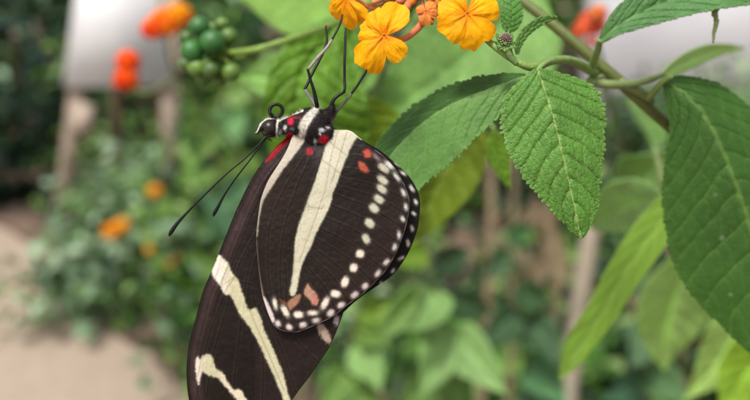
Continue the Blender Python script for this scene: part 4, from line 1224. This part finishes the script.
quick_leaf(lime, (462, 96, .21), (396, 248, .225), 74, LG3, bend=-14, seed=35, fold=14, label='yellow-green leaf below the half-folded leaf')
quick_leaf(lime, (350, 86, .205), (424, 214, .212), 80, S(132, 164, 30, 0.62), bend=12, seed=36, fold=12, label='olive-lime leaf right behind the hindwing')
quick_leaf(lime, (494, 128, .168), (511, 190, .172), 24, S(130, 176, 46, 0.62), bend=3, seed=37, fold=16, label='small lime leaf beside the sharp leaf')
twig(lime, (350, 100, .213), (345, 16, .187))
twig(lime, (385, 30, .205), (540, -22, .235))
ebag('leaf_stalk', M_STEM, lime, lambda b: ptube(b, [(296, 235, .226), (380, 232, .226), (425, 190, .224), (446, 130, .218), (462, 96, .211)], [2.4, 2.2, 2, 2, 2], GST2, sides=8))
twig(lime, (345, 110, .215), (350, 86, .205))
twig(lime, (462, 96, .21), (494, 128, .168))
twig(lime, (385, 30, .205), (380, 4, .22))
ebag('fruit_stalk', M_STEM, lime, lambda b: ptube(b, [(392, -20, .2), (366, 6, .19), (330, 25, .178), (298, 36.5, .168), (262, 48, .165), (240, 52, .168), (222, 53, .171), (208, 56, .172)], [2.8, 2.8, 3.0, 3.2, 3.4, 3.2, 2.8, 2.2], S(136, 168, 74, 0.62), sides=12))
fh = ebag('fruit_head', M_STEM, lime, lambda b: [ptube(b, [(216, 54, .171), (216 + 14 * math.cos(a), 54 + 13 * math.sin(a), .171 - .002 * math.sin(a * 3)), (216 + r_ * math.cos(a + .25), 54 + r_ * 0.9 * math.sin(a + .25), .172 - .003 * math.cos(a * 2))], [2.4, 1.9, 0.5], S(120, 152, 60, 0.6), sides=6)
                                               for a, r_ in [(k * 0.62, 20 + 7 * ((k * 5) % 3)) for k in range(10)]])
for (x, y, r, dz, c) in [(199, 26.5, 9.8, .001, 0), (212.5, 42, 11.6, -.0025, 0), (191.5, 51, 10.4, -.001, 0), (229, 36, 8.0, .001, 1), (197, 67.5, 9.0, 0, 1), (231, 72, 9.0, .0005, 1), (211, 70, 8.2, -.001, 2),
                        (224, 54, 8.4, .003, 1), (206, 58, 8.6, .001, 0), (213, 29, 7, .005, 2), (221, 66, 7.2, .003, 1), (187, 38, 7.5, .006, 2), (239, 56, 7.5, .003, 1), (203, 78, 7, .002, 2), (220, 80, 6.5, .003, 1), (186, 64, 7, .005, 2), (222, 24, 6.5, .004, 1), (214, 58, 8, .0055, 2), (200, 46, 9, .005, 2)]:
    cc = [S(52, 116, 44, 0.62), S(104, 142, 52, 0.62), S(84, 124, 46, 0.55)][c]
    d_ = .170 + dz
    v, f = ball_geo(P(x, y, d_), np.array([r * 1.12, r * 1.06, r]) * d_ / FPX, 28, 20, VIEW_AX)
    C_ = np.broadcast_to(cc, v.shape) * random.uniform(0.8, 1.25) * (1 + 0.15 * fbm(v[:, 0] * 300, v[:, 2] * 300, 1, 3))[:, None]
    make('berry', v, f, M_BERRY, fh, cols=C_)

# ================================================================== BLADE LEAF PLANT lower right
blade = empty('shrub', np.array([0.30, 0.42, 0.03]), 'plant with one long curved yellow-green leaf and broad pale leaves at the lower right', 'shrub')
b = Bag()
pts = [np.array([0.30, 0.42, 0.0]), np.array([0.28, 0.40, 0.4]), P(960, 700, .34), P(800, 420, .27), P(745, 300, .25), P(702, 230, .22), P(668, 196, .2), P(655, 150, .2)]
tube(b, pts, [.006, .005, .004, .0026, .0018, .0013, .001, .0008], S(120, 140, 80, 0.6), sides=10, n=6)
b.build('stem', M_STEM, blade)
BG1 = S(160, 196, 72, 0.78)
leaf(blade, [(696, 176, .184), (672, 206, .184), (646, 240, .184), (622, 276, .185), (602, 312, .187), (580, 346, .190), (559, 380, .192)],
     [(0, 1), (.1, 13), (.25, 20), (.45, 20), (.62, 17), (.78, 14), (.92, 8), (1, 0)], [(0, 1), (.1, 14), (.25, 20), (.42, 20), (.6, 18), (.8, 17), (.92, 10), (1, 0)],
     -8, 16, 26, 8, 130, 50, S(146, 190, 74, 0.74), S(160, 200, 92, 0.74), rug=0.00008, serr=0.04, seed=41, mat=M_LEAF_SMOOTH, label='long curved yellow-green leaf')
quick_leaf(blade, (668, 196, .22), (590, 230, .26), 70, S(160, 200, 134, 0.72), bend=6, seed=42, label='pale leaf between the sharp leaf and the dark leaf')
quick_leaf(blade, (668, 150, .25), (604, 190, .27), 62, S(150, 190, 110, 0.7), bend=-8, seed=43)
quick_leaf(blade, (700, 236, .30), (650, 300, .33), 44, S(178, 214, 142, 0.76), bend=-5, seed=44)
quick_leaf(blade, (704, 246, .29), (664, 372, .33), 84, S(178, 210, 132, 0.76), bend=12, seed=45, label='broad pale green leaf hanging below the dark leaf')
quick_leaf(blade, (752, 276, .28), (684, 400, .30), 66, S(176, 206, 120, 0.76), bend=-12, seed=46)
quick_leaf(blade, (790, 330, .26), (724, 420, .27), 74, S(158, 196, 64, 0.74), bend=10, seed=47, label='lime leaf in the bottom right corner')
quick_leaf(blade, (655, 150, .30), (628, 96, .36), 34, S(120, 160, 80, 0.62), bend=4, seed=48)
for q in [((690, 205, .201), (696, 176, .184)), ((664, 190, .2), (668, 196, .22)), ((655, 152, .2), (668, 150, .25)), ((702, 230, .22), (700, 236, .30)), ((745, 300, .25), (752, 276, .28)), ((780, 380, .264), (790, 330, .26)), ((655, 150, .2), (655, 150, .30))]:
    twig(blade, *q, w=1.8)


# ================================================================== MID-GROUND PLANTS
def plant(name, label, base, stem, leaves, group=None, stemcol=S(120, 128, 78, 0.6), w=2.2, flowers=(), seed=0):
    root = empty(name, np.array(base), label, 'plant', group)
    b = Bag()
    pts = [np.array([base[0], base[1], base[2] - 0.02])] + [P(*q) for q in stem]
    rad = [w * 1.8 * stem[0][2] / FPX] + [w * q[2] / FPX for q in stem]
    tube(b, pts, rad, stemcol, sides=7, n=5)
    b.build('stem', M_STEM, root)
    for i, lf in enumerate(leaves):
        (x0, y0, d0, x1, y1, d1, wd, col) = lf
        # stalk from nearest stem point
        q = min(stem, key=lambda s: (s[0] - x0) ** 2 + (s[1] - y0) ** 2)
        ebag('leaf_stalk', M_STEM, root, lambda b: ptube(b, [q, ((q[0] + x0) / 2, (q[1] + y0) / 2 - 3, (q[2] + d0) / 2), (x0, y0, d0)], [1.4, 1.2, 1.0], stemcol, sides=6, n=3))
        quick_leaf(root, (x0, y0, d0), (x1, y1, d1), wd, col, bend=((i * 7) % 5 - 2) * 3, seed=seed + i, fold=18 + (i * 5) % 14, ns=26, nv=11, nteeth=10, rug=0.0002)
    return root


PG = S(146, 184, 110, 0.66); PG2 = S(128, 166, 82, 0.62); DG = S(76, 112, 70, 0.56); LM = S(126, 162, 48, 0.62)
plant('leafy_plant', 'pale green broad-leaved plant at the bottom centre, right of the wing tip', (0.10, 0.80, 0.03),
      [(445, 520, .62), (450, 400, .5), (445, 330, .45), (432, 280, .43), (428, 240, .42)],
      [(442, 322, .45, 418, 398, .42, 46, PG), (444, 326, .45, 508, 396, .42, 48, PG), (436, 290, .44, 378, 344, .42, 40, PG2), (440, 300, .44, 492, 314, .46, 34, DG), (430, 262, .43, 470, 250, .46, 30, DG),
       (434, 286, .44, 404, 330, .40, 44, PG), (430, 250, .43, 392, 262, .42, 32, LM), (450, 372, .48, 478, 430, .44, 44, PG2), (428, 240, .42, 446, 200, .44, 22, S(100, 140, 40, .6)), (450, 360, .48, 398, 420, .45, 44, PG2)], seed=60)
plant('leafy_plant', 'grey-green round-leaved plant between the curved leaf and the right edge', (0.42, 1.05, 0.03),
      [(650, 520, .72), (648, 400, .6), (640, 340, .55), (634, 300, .53)],
      [(640, 318, .54, 628, 368, .52, 40, S(104, 140, 98, 0.6)), (646, 370, .57, 690, 404, .52, 44, S(110, 150, 96, .62)), (648, 384, .58, 602, 402, .54, 40, S(92, 140, 104, .62)), (634, 300, .53, 662, 262, .54, 26, DG),
       (640, 340, .55, 690, 340, .55, 30, DG)], seed=75)
plant('leafy_plant', 'dark green plant with drooping leaves behind the beige stake', (0.16, 1.2, 0.03),
      [(520, 520, .85), (525, 400, .7), (522, 330, .66), (516, 280, .64), (512, 250, .63)],
      [(522, 320, .66, 556, 366, .62, 42, DG), (520, 310, .65, 478, 346, .62, 40, DG), (516, 282, .64, 552, 300, .64, 32, S(66, 104, 56, .55)), (524, 360, .68, 566, 408, .64, 44, S(94, 146, 92, .62)), (512, 252, .63, 488, 280, .62, 28, S(66, 104, 56, .55)),
       (512, 250, .63, 532, 226, .65, 24, S(70, 116, 60, .6)), (525, 380, .69, 560, 440, .66, 46, DG)], seed=85)
plant('leafy_plant', 'light green plant low at the bottom, under the wing edge', (-0.02, 0.85, 0.03),
      [(340, 520, .7), (345, 400, .6), (350, 350, .56), (356, 310, .54)],
      [(350, 345, .56, 380, 392, .52, 40, PG), (346, 372, .58, 318, 412, .55, 40, PG2), (356, 312, .54, 392, 300, .55, 32, LM), (356, 310, .54, 346, 286, .55, 24, PG2), (348, 380, .58, 392, 420, .54, 44, PG2),
       (352, 332, .55, 392, 350, .53, 30, S(112, 150, 60, .62))], seed=95)
plant('leafy_plant', 'tall thin plant with small leaves left of the butterfly head', (-0.12, 1.5, 0.03),
      [(232, 420, 1.2), (236, 300, 1.1), (226, 200, 1.05), (214, 140, 1.0), (224, 96, 1.0)],
      [(226, 190, 1.04, 262, 158, 1.0, 40, PG2), (214, 140, 1.0, 248, 108, 1.0, 38, S(116, 166, 100, .62)), (232, 240, 1.06, 202, 196, 1.02, 38, S(120, 172, 130, .62)),
       (234, 270, 1.08, 196, 256, 1.05, 36, PG2), (224, 96, 1.0, 250, 84, 1.0, 30, PG2), (230, 230, 1.06, 256, 206, 1.02, 34, PG2), (236, 320, 1.1, 206, 300, 1.1, 34, S(112, 160, 90, .62))], seed=105)


# ---- flowers out of focus, each on its own stalk with leaves
def flower_plant(label, base, stem, r, c1, c2, leaves=(), col=S(110, 130, 70, .6), seed=0, more=()):
    root = plant('lantana_plant', label, base, stem, leaves, stemcol=col, seed=seed)
    rng = np.random.default_rng(seed)
    for (q, rr) in [(stem[-1], r)] + list(more):
        c = P(*q)
        flower_ball(root, c, rr * q[2] / FPX, c1, c2, rng, n=34)
    return root


OR1 = S(255, 148, 10, 0.9); OR2 = S(244, 66, 24, 0.9)
fp = flower_plant('plant with two orange-red flower heads in front of the white board', (-0.12, 0.85, 0.03),
             [(300, 640, .75), (290, 420, .62), (270, 240, .56), (236, 150, .52), (196, 104, .49), (172, 66, .465), (165, 24, .45)], 17, OR1, OR2,
             [(214, 124, .5, 196, 156, .5, 24, PG2), (250, 176, .53, 214, 214, .53, 28, S(110, 160, 110, .62))], seed=5, more=[])
flr = np.random.default_rng(8)
flower_ball(fp, P(179, 16, .45), 14 * .45 / FPX, S(255, 168, 10, .9), S(250, 84, 20, .9), flr, n=26)
flower_ball(fp, P(153, 30, .45), 13 * .45 / FPX, S(255, 120, 10, .9), S(240, 50, 30, .9), flr, n=26)
flower_ball(fp, P(128, 62, .46), 13 * .46 / FPX, S(255, 96, 14, .9), S(236, 40, 36, .9), flr, n=26)
flower_ball(fp, P(126, 80, .46), 13.5 * .46 / FPX, S(250, 96, 10, .9), S(240, 60, 20, .9), flr, n=26)
ebag('flower_stalk', M_STEM, fp, lambda b: ptube(b, [(178, 74, .468), (150, 92, .46), (134, 88, .46), (128, 72, .46)], [2, 2, 2, 2], S(120, 130, 80, .6), sides=6))
flower_plant('plant with a coral pink flower head at the top, left of the big upper leaf', (0.5, 1.3, 0.03),
             [(760, 640, .8), (700, 420, .6), (632, 200, .42), (606, 80, .36), (592, 24, .345)], 15, S(250, 110, 70, .85), S(232, 120, 110, .8),
             [(640, 226, .44, 620, 262, .44, 26, DG)], seed=6)



cf = [o for o in bpy.data.objects if o.get('label', '').startswith('plant with a coral pink')][0]
for (x, y, q, c1, c2) in ((582, 30, 9, S(255, 120, 60, .85), S(240, 90, 60, .85)), (598, 14, 10, S(255, 150, 70, .85), S(244, 100, 80, .85)), (572, 38, 6, S(255, 120, 50, .85), S(240, 90, 50, .85)), (592, 42, 7, S(236, 150, 140, .8), S(222, 120, 110, .8))):
    flower_ball(cf, P(x, y, .335), q * .34 / FPX, c1, c2, flr, n=16)


# ================================================================== SIGN EASEL, WALL, STAKE
def box_geo(c, ax, h):
    """c centre, ax rows, h half sizes"""
    v = np.array([[sx, sy, sz] for sx in (-1, 1) for sy in (-1, 1) for sz in (-1, 1)], float) * h
    return v @ ax + c, np.array([[0, 1, 3, 2], [4, 6, 7, 5], [0, 4, 5, 1], [2, 3, 7, 6], [0, 2, 6, 4], [1, 5, 7, 3]])


def plank(bag, p, q, w, t, col, side=(1, 0, 0)):
    p = np.array(p, float); q = np.array(q, float)
    z_ = q - p; L = np.linalg.norm(z_); z_ = z_ / L
    x_ = np.array(side, float); x_ -= z_ * np.dot(x_, z_); x_ /= np.linalg.norm(x_)
    v, f = box_geo((p + q) / 2, np.stack([x_, np.cross(z_, x_), z_]), np.array([w / 2, t / 2, L / 2]))
    bag.add(v, f, col)


ez = empty('sign_easel', (-1.0, 3.05, 0), 'wooden A-frame easel with a blank white board, standing at the edge of the path', 'sign')
WD = S(186, 168, 152, 0.64); WD2 = S(140, 116, 100, 0.62)
for (p, q, w, c) in (((-1.25, 3.0, 0.0), (-1.00, 3.14, 1.3), 0.055, WD), ((-0.80, 3.0, 0.0), (-0.755, 3.14, 1.3), 0.065, WD), ((-1.10, 3.34, 0.03), (-0.98, 3.17, 1.3), 0.045, WD2), ((-0.88, 3.36, 0.03), (-0.86, 3.17, 1.3), 0.045, WD2)):
    bb = Bag(); plank(bb, p, q, w, 0.03, c)
    o = bb.build('leg', M_WOOD, ez, smooth_shade=False)
bb = Bag(); plank(bb, (-1.135, 3.05, 0.44), (-1.10, 3.065, 0.56), 0.07, 0.05, WD); bb.build('hinge_block', M_WOOD, ez, smooth_shade=False)
# board, narrower at the top
v = np.array([(-1.17, 3.02, 0.63), (-0.76, 3.02, 0.63), (-0.83, 3.10, 1.22), (-1.06, 3.10, 1.22)])
v2 = v + np.array([0, 0.02, 0])
vv = np.vstack([v, v2])
make('board', vv, np.array([[0, 1, 2, 3], [7, 6, 5, 4], [0, 4, 5, 1], [1, 5, 6, 2], [2, 6, 7, 3], [3, 7, 4, 0]]), M_PAINT, ez, cols=np.broadcast_to(S(226, 225, 228, 0.84), (8, 3)), smooth_shade=False)

wb = Bag()
v, f = box_geo(np.array([3.3, 5.3, 1.1]), np.eye(3), np.array([1.95, 0.1, 1.1]))
wb.add(v, f, S(236, 235, 240, 0.88))
wl_ = wb.build('garden_wall', M_WALL, None, base=(3.3, 5.3, 0), smooth_shade=False)
tag(wl_, 'off-white rendered wall beyond the plants at the upper right', 'wall')
v, f = box_geo(np.array([3.3, 5.3, 2.23]), np.eye(3), np.array([2.0, 0.14, 0.03]))
cp = make('coping', v, f, M_WALL, wl_, cols=np.broadcast_to(S(180, 176, 176, .8), (8, 3)), smooth_shade=False)

sb = Bag()
p0 = P(560, 470, 1.05); p1 = P(592, 226, 1.0)
g0 = np.array([p0[0] - 0.02, p0[1] + 0.02, 0.0])
tube(sb, [g0, p0, P(576, 330, 1.02), p1, P(596, 196, .99)], [.0125, .012, .0115, .011, .0095], S(180, 168, 148, 0.62), sides=10, n=6, rough=0.1)
o = sb.build('plant_stake', M_WOOD, None, base=g0)
tag(o, 'beige wooden stake leaning behind the curved yellow-green leaf', 'stake')

BR = S(156, 134, 100, 0.6)
plant('withered_plant', 'withered plant with hanging rust-brown leaves left of the beige stake', P(548, 300, 1.5) * np.array([1, 1, 0]) + np.array([0, 0, 0.03]),
      [(548, 520, 1.6), (550, 400, 1.52), (546, 300, 1.48), (544, 226, 1.45), (536, 196, 1.45)],
      [(545, 232, 1.45, 558, 296, 1.42, 22, BR), (546, 250, 1.46, 530, 300, 1.44, 18, BR * 0.8), (540, 204, 1.45, 566, 244, 1.44, 18, BR * 0.9), (538, 200, 1.45, 516, 232, 1.44, 16, BR * 0.7)], stemcol=S(120, 90, 70, .6), seed=130)

# dry brown stems
for i, (x0, x1, d, w, lab) in enumerate([(478, 492, .9, 5, 'dry brown stem below the half-folded leaf, the thicker of two'), (506, 514, 1.15, 3.5, 'thin dry brown stem between the thicker one and the terracotta pot'),
                                  (296, 352, .75, 3, 'dry tan stem rising past the lower wing edge'), (556, 548, 1.3, 3, 'dark dry stem directly below the sharp leaf'), (686, 660, 0.8, 2.4, 'slender tan stem slanting behind the broad pale leaves')]):
    b = Bag()
    top = P(x1, 150 if i != 2 else 270, d); mid_ = P((x0 + x1) / 2 + 4, 300, d * 1.02); bot = P(x0, 470, d * 1.1)
    gb = np.array([bot[0] + 0.02, bot[1] + 0.02, 0.02])
    tube(b, [gb, bot, mid_, top], [w * 1.3 * d / FPX, w * 1.1 * d / FPX, w * d / FPX, w * .6 * d / FPX], S(152, 136, 108, 0.6), sides=8, n=6, rough=0.1)
    # side twigs
    for k, (t, dx, dy) in enumerate(((0.35, 26, -34), (0.6, -24, -30), (0.8, 18, -22))):
        q = (x0 + (x1 - x0) * t, 300 - 150 * (t - 0.3), d)
        ptube(b, [q, (q[0] + dx * .5, q[1] + dy * .4, d), (q[0] + dx, q[1] + dy, d * .99)], [w * .5, w * .4, w * .2], S(146, 128, 100, 0.6), sides=6, n=4)
    o = b.build('dry_stem', M_WOODY, None, base=gb)
    tag(o, lab, 'dry stem', 'dry stems among the plants')


# ================================================================== SHRUBS AND TREES
TEAL = [S(134, 166, 132, .66), S(92, 126, 92, .56), S(170, 194, 164, .7), S(112, 148, 84, .6), S(66, 96, 62, .5)]
MID = [S(92, 140, 58, .6), S(122, 164, 74, .64), S(54, 90, 40, .5), S(152, 184, 112, .7), S(40, 68, 34, .5)]
DARK = [S(50, 84, 58, .55), S(64, 100, 66, .55), S(36, 62, 50, .5), S(96, 136, 96, .6)]
PALE = [S(176, 206, 160, .74), S(142, 184, 120, .7), S(100, 144, 84, .62)]
YO = S(250, 176, 40, .9); YO2 = S(240, 140, 30, .85)


def W(px, py, d):
    return tuple(P(px, py, d))


def blob(base, px, py, d, rx, ry, rz):
    p = P(px, py, d)
    return (p[0] - base[0], p[1] - base[1], p[2], rx, ry, rz)


# flowering bush left of the butterfly
B0 = (-0.62, 2.75)
s1 = shrub('lantana_bush', 'grey-green bush with orange flowers between the easel and the butterfly', 'bush', B0[0], B0[1], 0, [
    blob(B0, 150, 205, 2.65, .26, .2, .14), blob(B0, 126, 208, 2.7, .11, .18, .09), blob(B0, 215, 240, 2.4, .2, .2, .2), blob(B0, 175, 255, 2.5, .2, .18, .14),
    blob(B0, 120, 250, 2.5, .16, .18, .10), blob(B0, 235, 310, 2.2, .16, .18, .14)], 2900, .05, TEAL + [S(130, 170, 86, .66)], seed=3, stems=9)
rr_ = np.random.default_rng(4)
for (x, y, d, r, c1, c2) in [(112, 232, 2.2, 10, YO, S(235, 130, 24, .85)), (122, 226, 2.2, 9, YO, YO2), (155, 192, 2.05, 8, YO, S(236, 120, 20, .85)), (178, 232, 2.0, 10, YO, YO2), (173, 262, 1.95, 9, YO, YO2), (150, 250, 2.0, 6, S(220, 190, 70, .8), YO)]:
    flower_ball(s1, P(x, y, d), r * d / FPX, c1, c2, rr_)
    ebag('flower_stalk', M_STEM, s1, lambda b: ptube(b, [(x, y, d), (x + 3, y + 10, d + .12), (x + 2, y + 16, d + .45)], [1, 1, 1], S(120, 150, 90, .6), sides=6, n=4))
B1 = (-1.0, 2.45)
shrub('low_shrub', 'low grey-green plant spilling onto the sandy path left of the orange flowers', 'shrub', B1[0] + .05, B1[1], 0, [
    blob((B1[0] + .05, B1[1]), 60, 282, 2.4, .2, .14, .07), blob((B1[0] + .05, B1[1]), 105, 262, 2.5, .14, .14, .08), blob((B1[0] + .05, B1[1]), 28, 300, 2.3, .10, .1, .05)], 420, .05, TEAL, seed=6, stems=4)
# pale stones / litter on the path edge are part of the soil
B2 = (-0.2, 2.1)
shrub('leafy_bush', 'mid green bush directly left of the forewing edge', 'bush', B2[0] - .15, B2[1], 0, [
    blob((B2[0] - .15, B2[1]), 225, 200, 2.1, .2, .2, .2), blob((B2[0] - .15, B2[1]), 205, 300, 1.95, .15, .16, .16), blob((B2[0] - .15, B2[1]), 265, 130, 2.3, .16, .2, .16)], 1500, .05, MID + TEAL[:1], seed=8, stems=7)
# behind the sign
B3 = (-0.5, 3.9)
shrub('leafy_bush', 'pale green bush seen between the legs of the easel', 'bush', B3[0] - .2, B3[1], 0, [
    blob((B3[0] - .2, B3[1]), 140, 120, 3.9, .45, .3, .35), blob((B3[0] - .2, B3[1]), 210, 90, 3.9, .35, .3, .45), blob((B3[0] - .2, B3[1]), 120, 180, 3.6, .4, .25, .2)], 1900, .065, MID + DARK[:2], seed=9, stems=8)
B4 = (-1.9, 4.4)
shrub('evergreen_bush', 'dark green bush with glints painted in as pale leaves at the left edge behind the easel', 'bush', B4[0], B4[1], 0, [
    (0, 0, .62, .75, .4, .42), (-.2, 0, 1.15, .9, .5, .4), (.6, 0.1, .9, .5, .4, .55), (-.4, -.1, .35, .6, .4, .25)], 2600, .085, DARK + [S(170, 204, 166, .75), S(60, 92, 90, .55), S(150, 190, 140, .7)], seed=10, stems=9)  # the palest leaf colours paint bright glints into the foliage
B5 = (-3.2, 5.2)
shrub('evergreen_bush', 'tall dark bush standing behind and left of the glinting one', 'bush', B5[0], B5[1], 0, [
    (0, 0, .9, 1.0, .5, .9), (.5, 0, 1.7, .9, .5, .7)], 2200, .1, DARK + PALE[:1], seed=12, stems=8)


B6 = (-1.85, 3.62)
shrub('evergreen_bush', 'low very dark bush at the left edge just above the path', 'bush', B6[0], B6[1], 0, [
    (0, 0, .22, .5, .25, .22), (.35, .1, .3, .3, .25, .26), (-.4, 0, .3, .4, .25, .25)], 1500, .07, [S(36, 62, 44, .5), S(50, 80, 54, .5), S(28, 48, 36, .5)], seed=14, stems=6)


def tree(label, x, y, h, cr, cols, seed, n=4200, ls=.12):
    rng = np.random.default_rng(seed)
    root = empty('broadleaf_tree', (x, y, 0), label, 'tree', 'trees beyond the planting bed')
    b = Bag()
    tube(b, [(x, y, -.05), (x + .06, y, h * .25), (x - .05, y + .05, h * .5), (x + .03, y, h * .72)], [.14, .11, .09, .05], S(104, 88, 74, .6), sides=10, n=6, rough=.1)
    ctr = []
    for k in range(12):
        a = k * 2.4; r = cr * rng.uniform(.4, 1); hh = h * rng.uniform(.28, .95)
        e_ = (x + r * math.cos(a), y + r * math.sin(a) * .6, hh)
        s_ = h * rng.uniform(.2, .6)
        tube(b, [(x, y, min(s_, hh * .8)), (x + r * .5 * math.cos(a), y + r * .3 * math.sin(a), (s_ + hh) / 2), e_], [.05, .03, .012], S(104, 88, 74, .6), sides=7, n=4)
        ctr.append(e_)
    b.build('trunk', M_WOODY, root)
    ctr = np.array(ctr)
    cl = ctr[rng.integers(0, 12, n // 22)] + rng.normal(size=(n // 22, 3)) * np.array([.34, .3, .32]) * cr
    wch = rng.integers(0, len(cl), n)
    p = cl[wch] + rng.normal(size=(n, 3)) * ls * 1.3
    p[:, 2] = np.clip(p[:, 2], 0.15, None)
    c = np.array(cols)[rng.integers(0, len(cols), len(cl))[wch]] * rng.uniform(.7, 1.3, (n, 1))
    fb = Bag(); leaf_cloud(fb, p, rng.uniform(.7, 1.3, n) * ls, c, rng); fb.build('crown', M_FOLIAGE, root)


tree('dark leafy tree at the far left, low branches behind the bushes', -3.4, 7.2, 3.4, 1.5, DARK, 1)
tree('dark leafy tree directly behind the white board', -1.4, 7.0, 3.6, 1.5, DARK + MID[:1], 2)
tree('leafy tree behind the butterfly, its crown a lighter green', .4, 6.6, 3.4, 1.5, MID + DARK[:2], 3)
tree('leafy tree just left of the white wall', 1.5, 7.4, 3.6, 1.4, MID + DARK, 4)
tree('tree whose crown shows above the white wall', 3.9, 7.6, 4.2, 1.6, DARK + MID, 5)

# right-hand planting, low to middle height
for i, (x, y, bl, n, ls, cols, lab, nm) in enumerate([
    (.25, 3.4, [(0, 0, .3, .4, .3, .25), (.3, .1, .45, .35, .3, .3), (-.2, 0, .55, .3, .25, .3)], 1500, .06, MID + DARK[:2], 'green bush far behind the hindwing, above the dry stems', 'leafy_bush'),
    (.85, 2.9, [(0, 0, .3, .35, .3, .26), (.2, 0, .45, .25, .2, .2)], 1200, .06, DARK + MID[:1], 'dark bush behind the tip of the sharp leaf', 'leafy_bush'),
    (1.35, 3.5, [(0, 0, .3, .35, .3, .24), (.3, 0, .35, .3, .3, .26)], 900, .065, MID + PALE, 'pale bush at the foot of the white wall', 'leafy_bush'),
    (.36, 1.75, [(0, 0, .2, .26, .2, .16), (.16, 0.05, .3, .18, .16, .14)], 700, .06, DARK + MID, 'low dark shrub around the foot of the terracotta pot', 'low_shrub'),
    (.80, 1.7, [(0, 0, .22, .22, .2, .18), (.1, 0, .42, .2, .16, .16)], 760, .06, DARK + MID + PALE[:1], 'low shrub behind the grey-green round leaves', 'low_shrub'),
    (.12, 1.35, [(0, 0, .18, .2, .18, .14), (.1, 0, .3, .14, .12, .1)], 520, .06, MID, 'low green shrub at the bottom, right of the wing', 'low_shrub'),
    (-.12, 1.95, [(0, 0, .25, .25, .2, .2)], 600, .055, MID + PALE, 'low light green shrub at the bottom behind the wing tip', 'low_shrub'),
]):
    shrub(nm, lab, 'bush' if nm == 'leafy_bush' else 'shrub', x, y, 0, bl, n, ls, cols, seed=20 + i, stems=7, aspect=.5)
shrub('hedge', 'long dense green hedge closing the view beyond the trees', 'hedge', 0, 10.5, 0,
      [(k * 2.4 - 12, .3 * math.sin(k), .9, 1.7, .6, .9) for k in range(11)] + [(k * 2.4 - 10.8, .3 * math.cos(k), 1.9, 1.6, .5, .6) for k in range(10)], 9000, .22, DARK + MID[:2], seed=40, stems=14)
shrub('leafy_bush', 'green bush beyond the path, out past the left edge', 'bush', -4.2, 3.6, 0, [(0, 0, .5, .8, .5, .45), (.4, .1, 1.0, .6, .4, .4), (-.7, 0, .7, .6, .4, .5)], 1800, .09, MID + DARK, seed=41, stems=8)
print('meshes', len(bpy.data.objects))
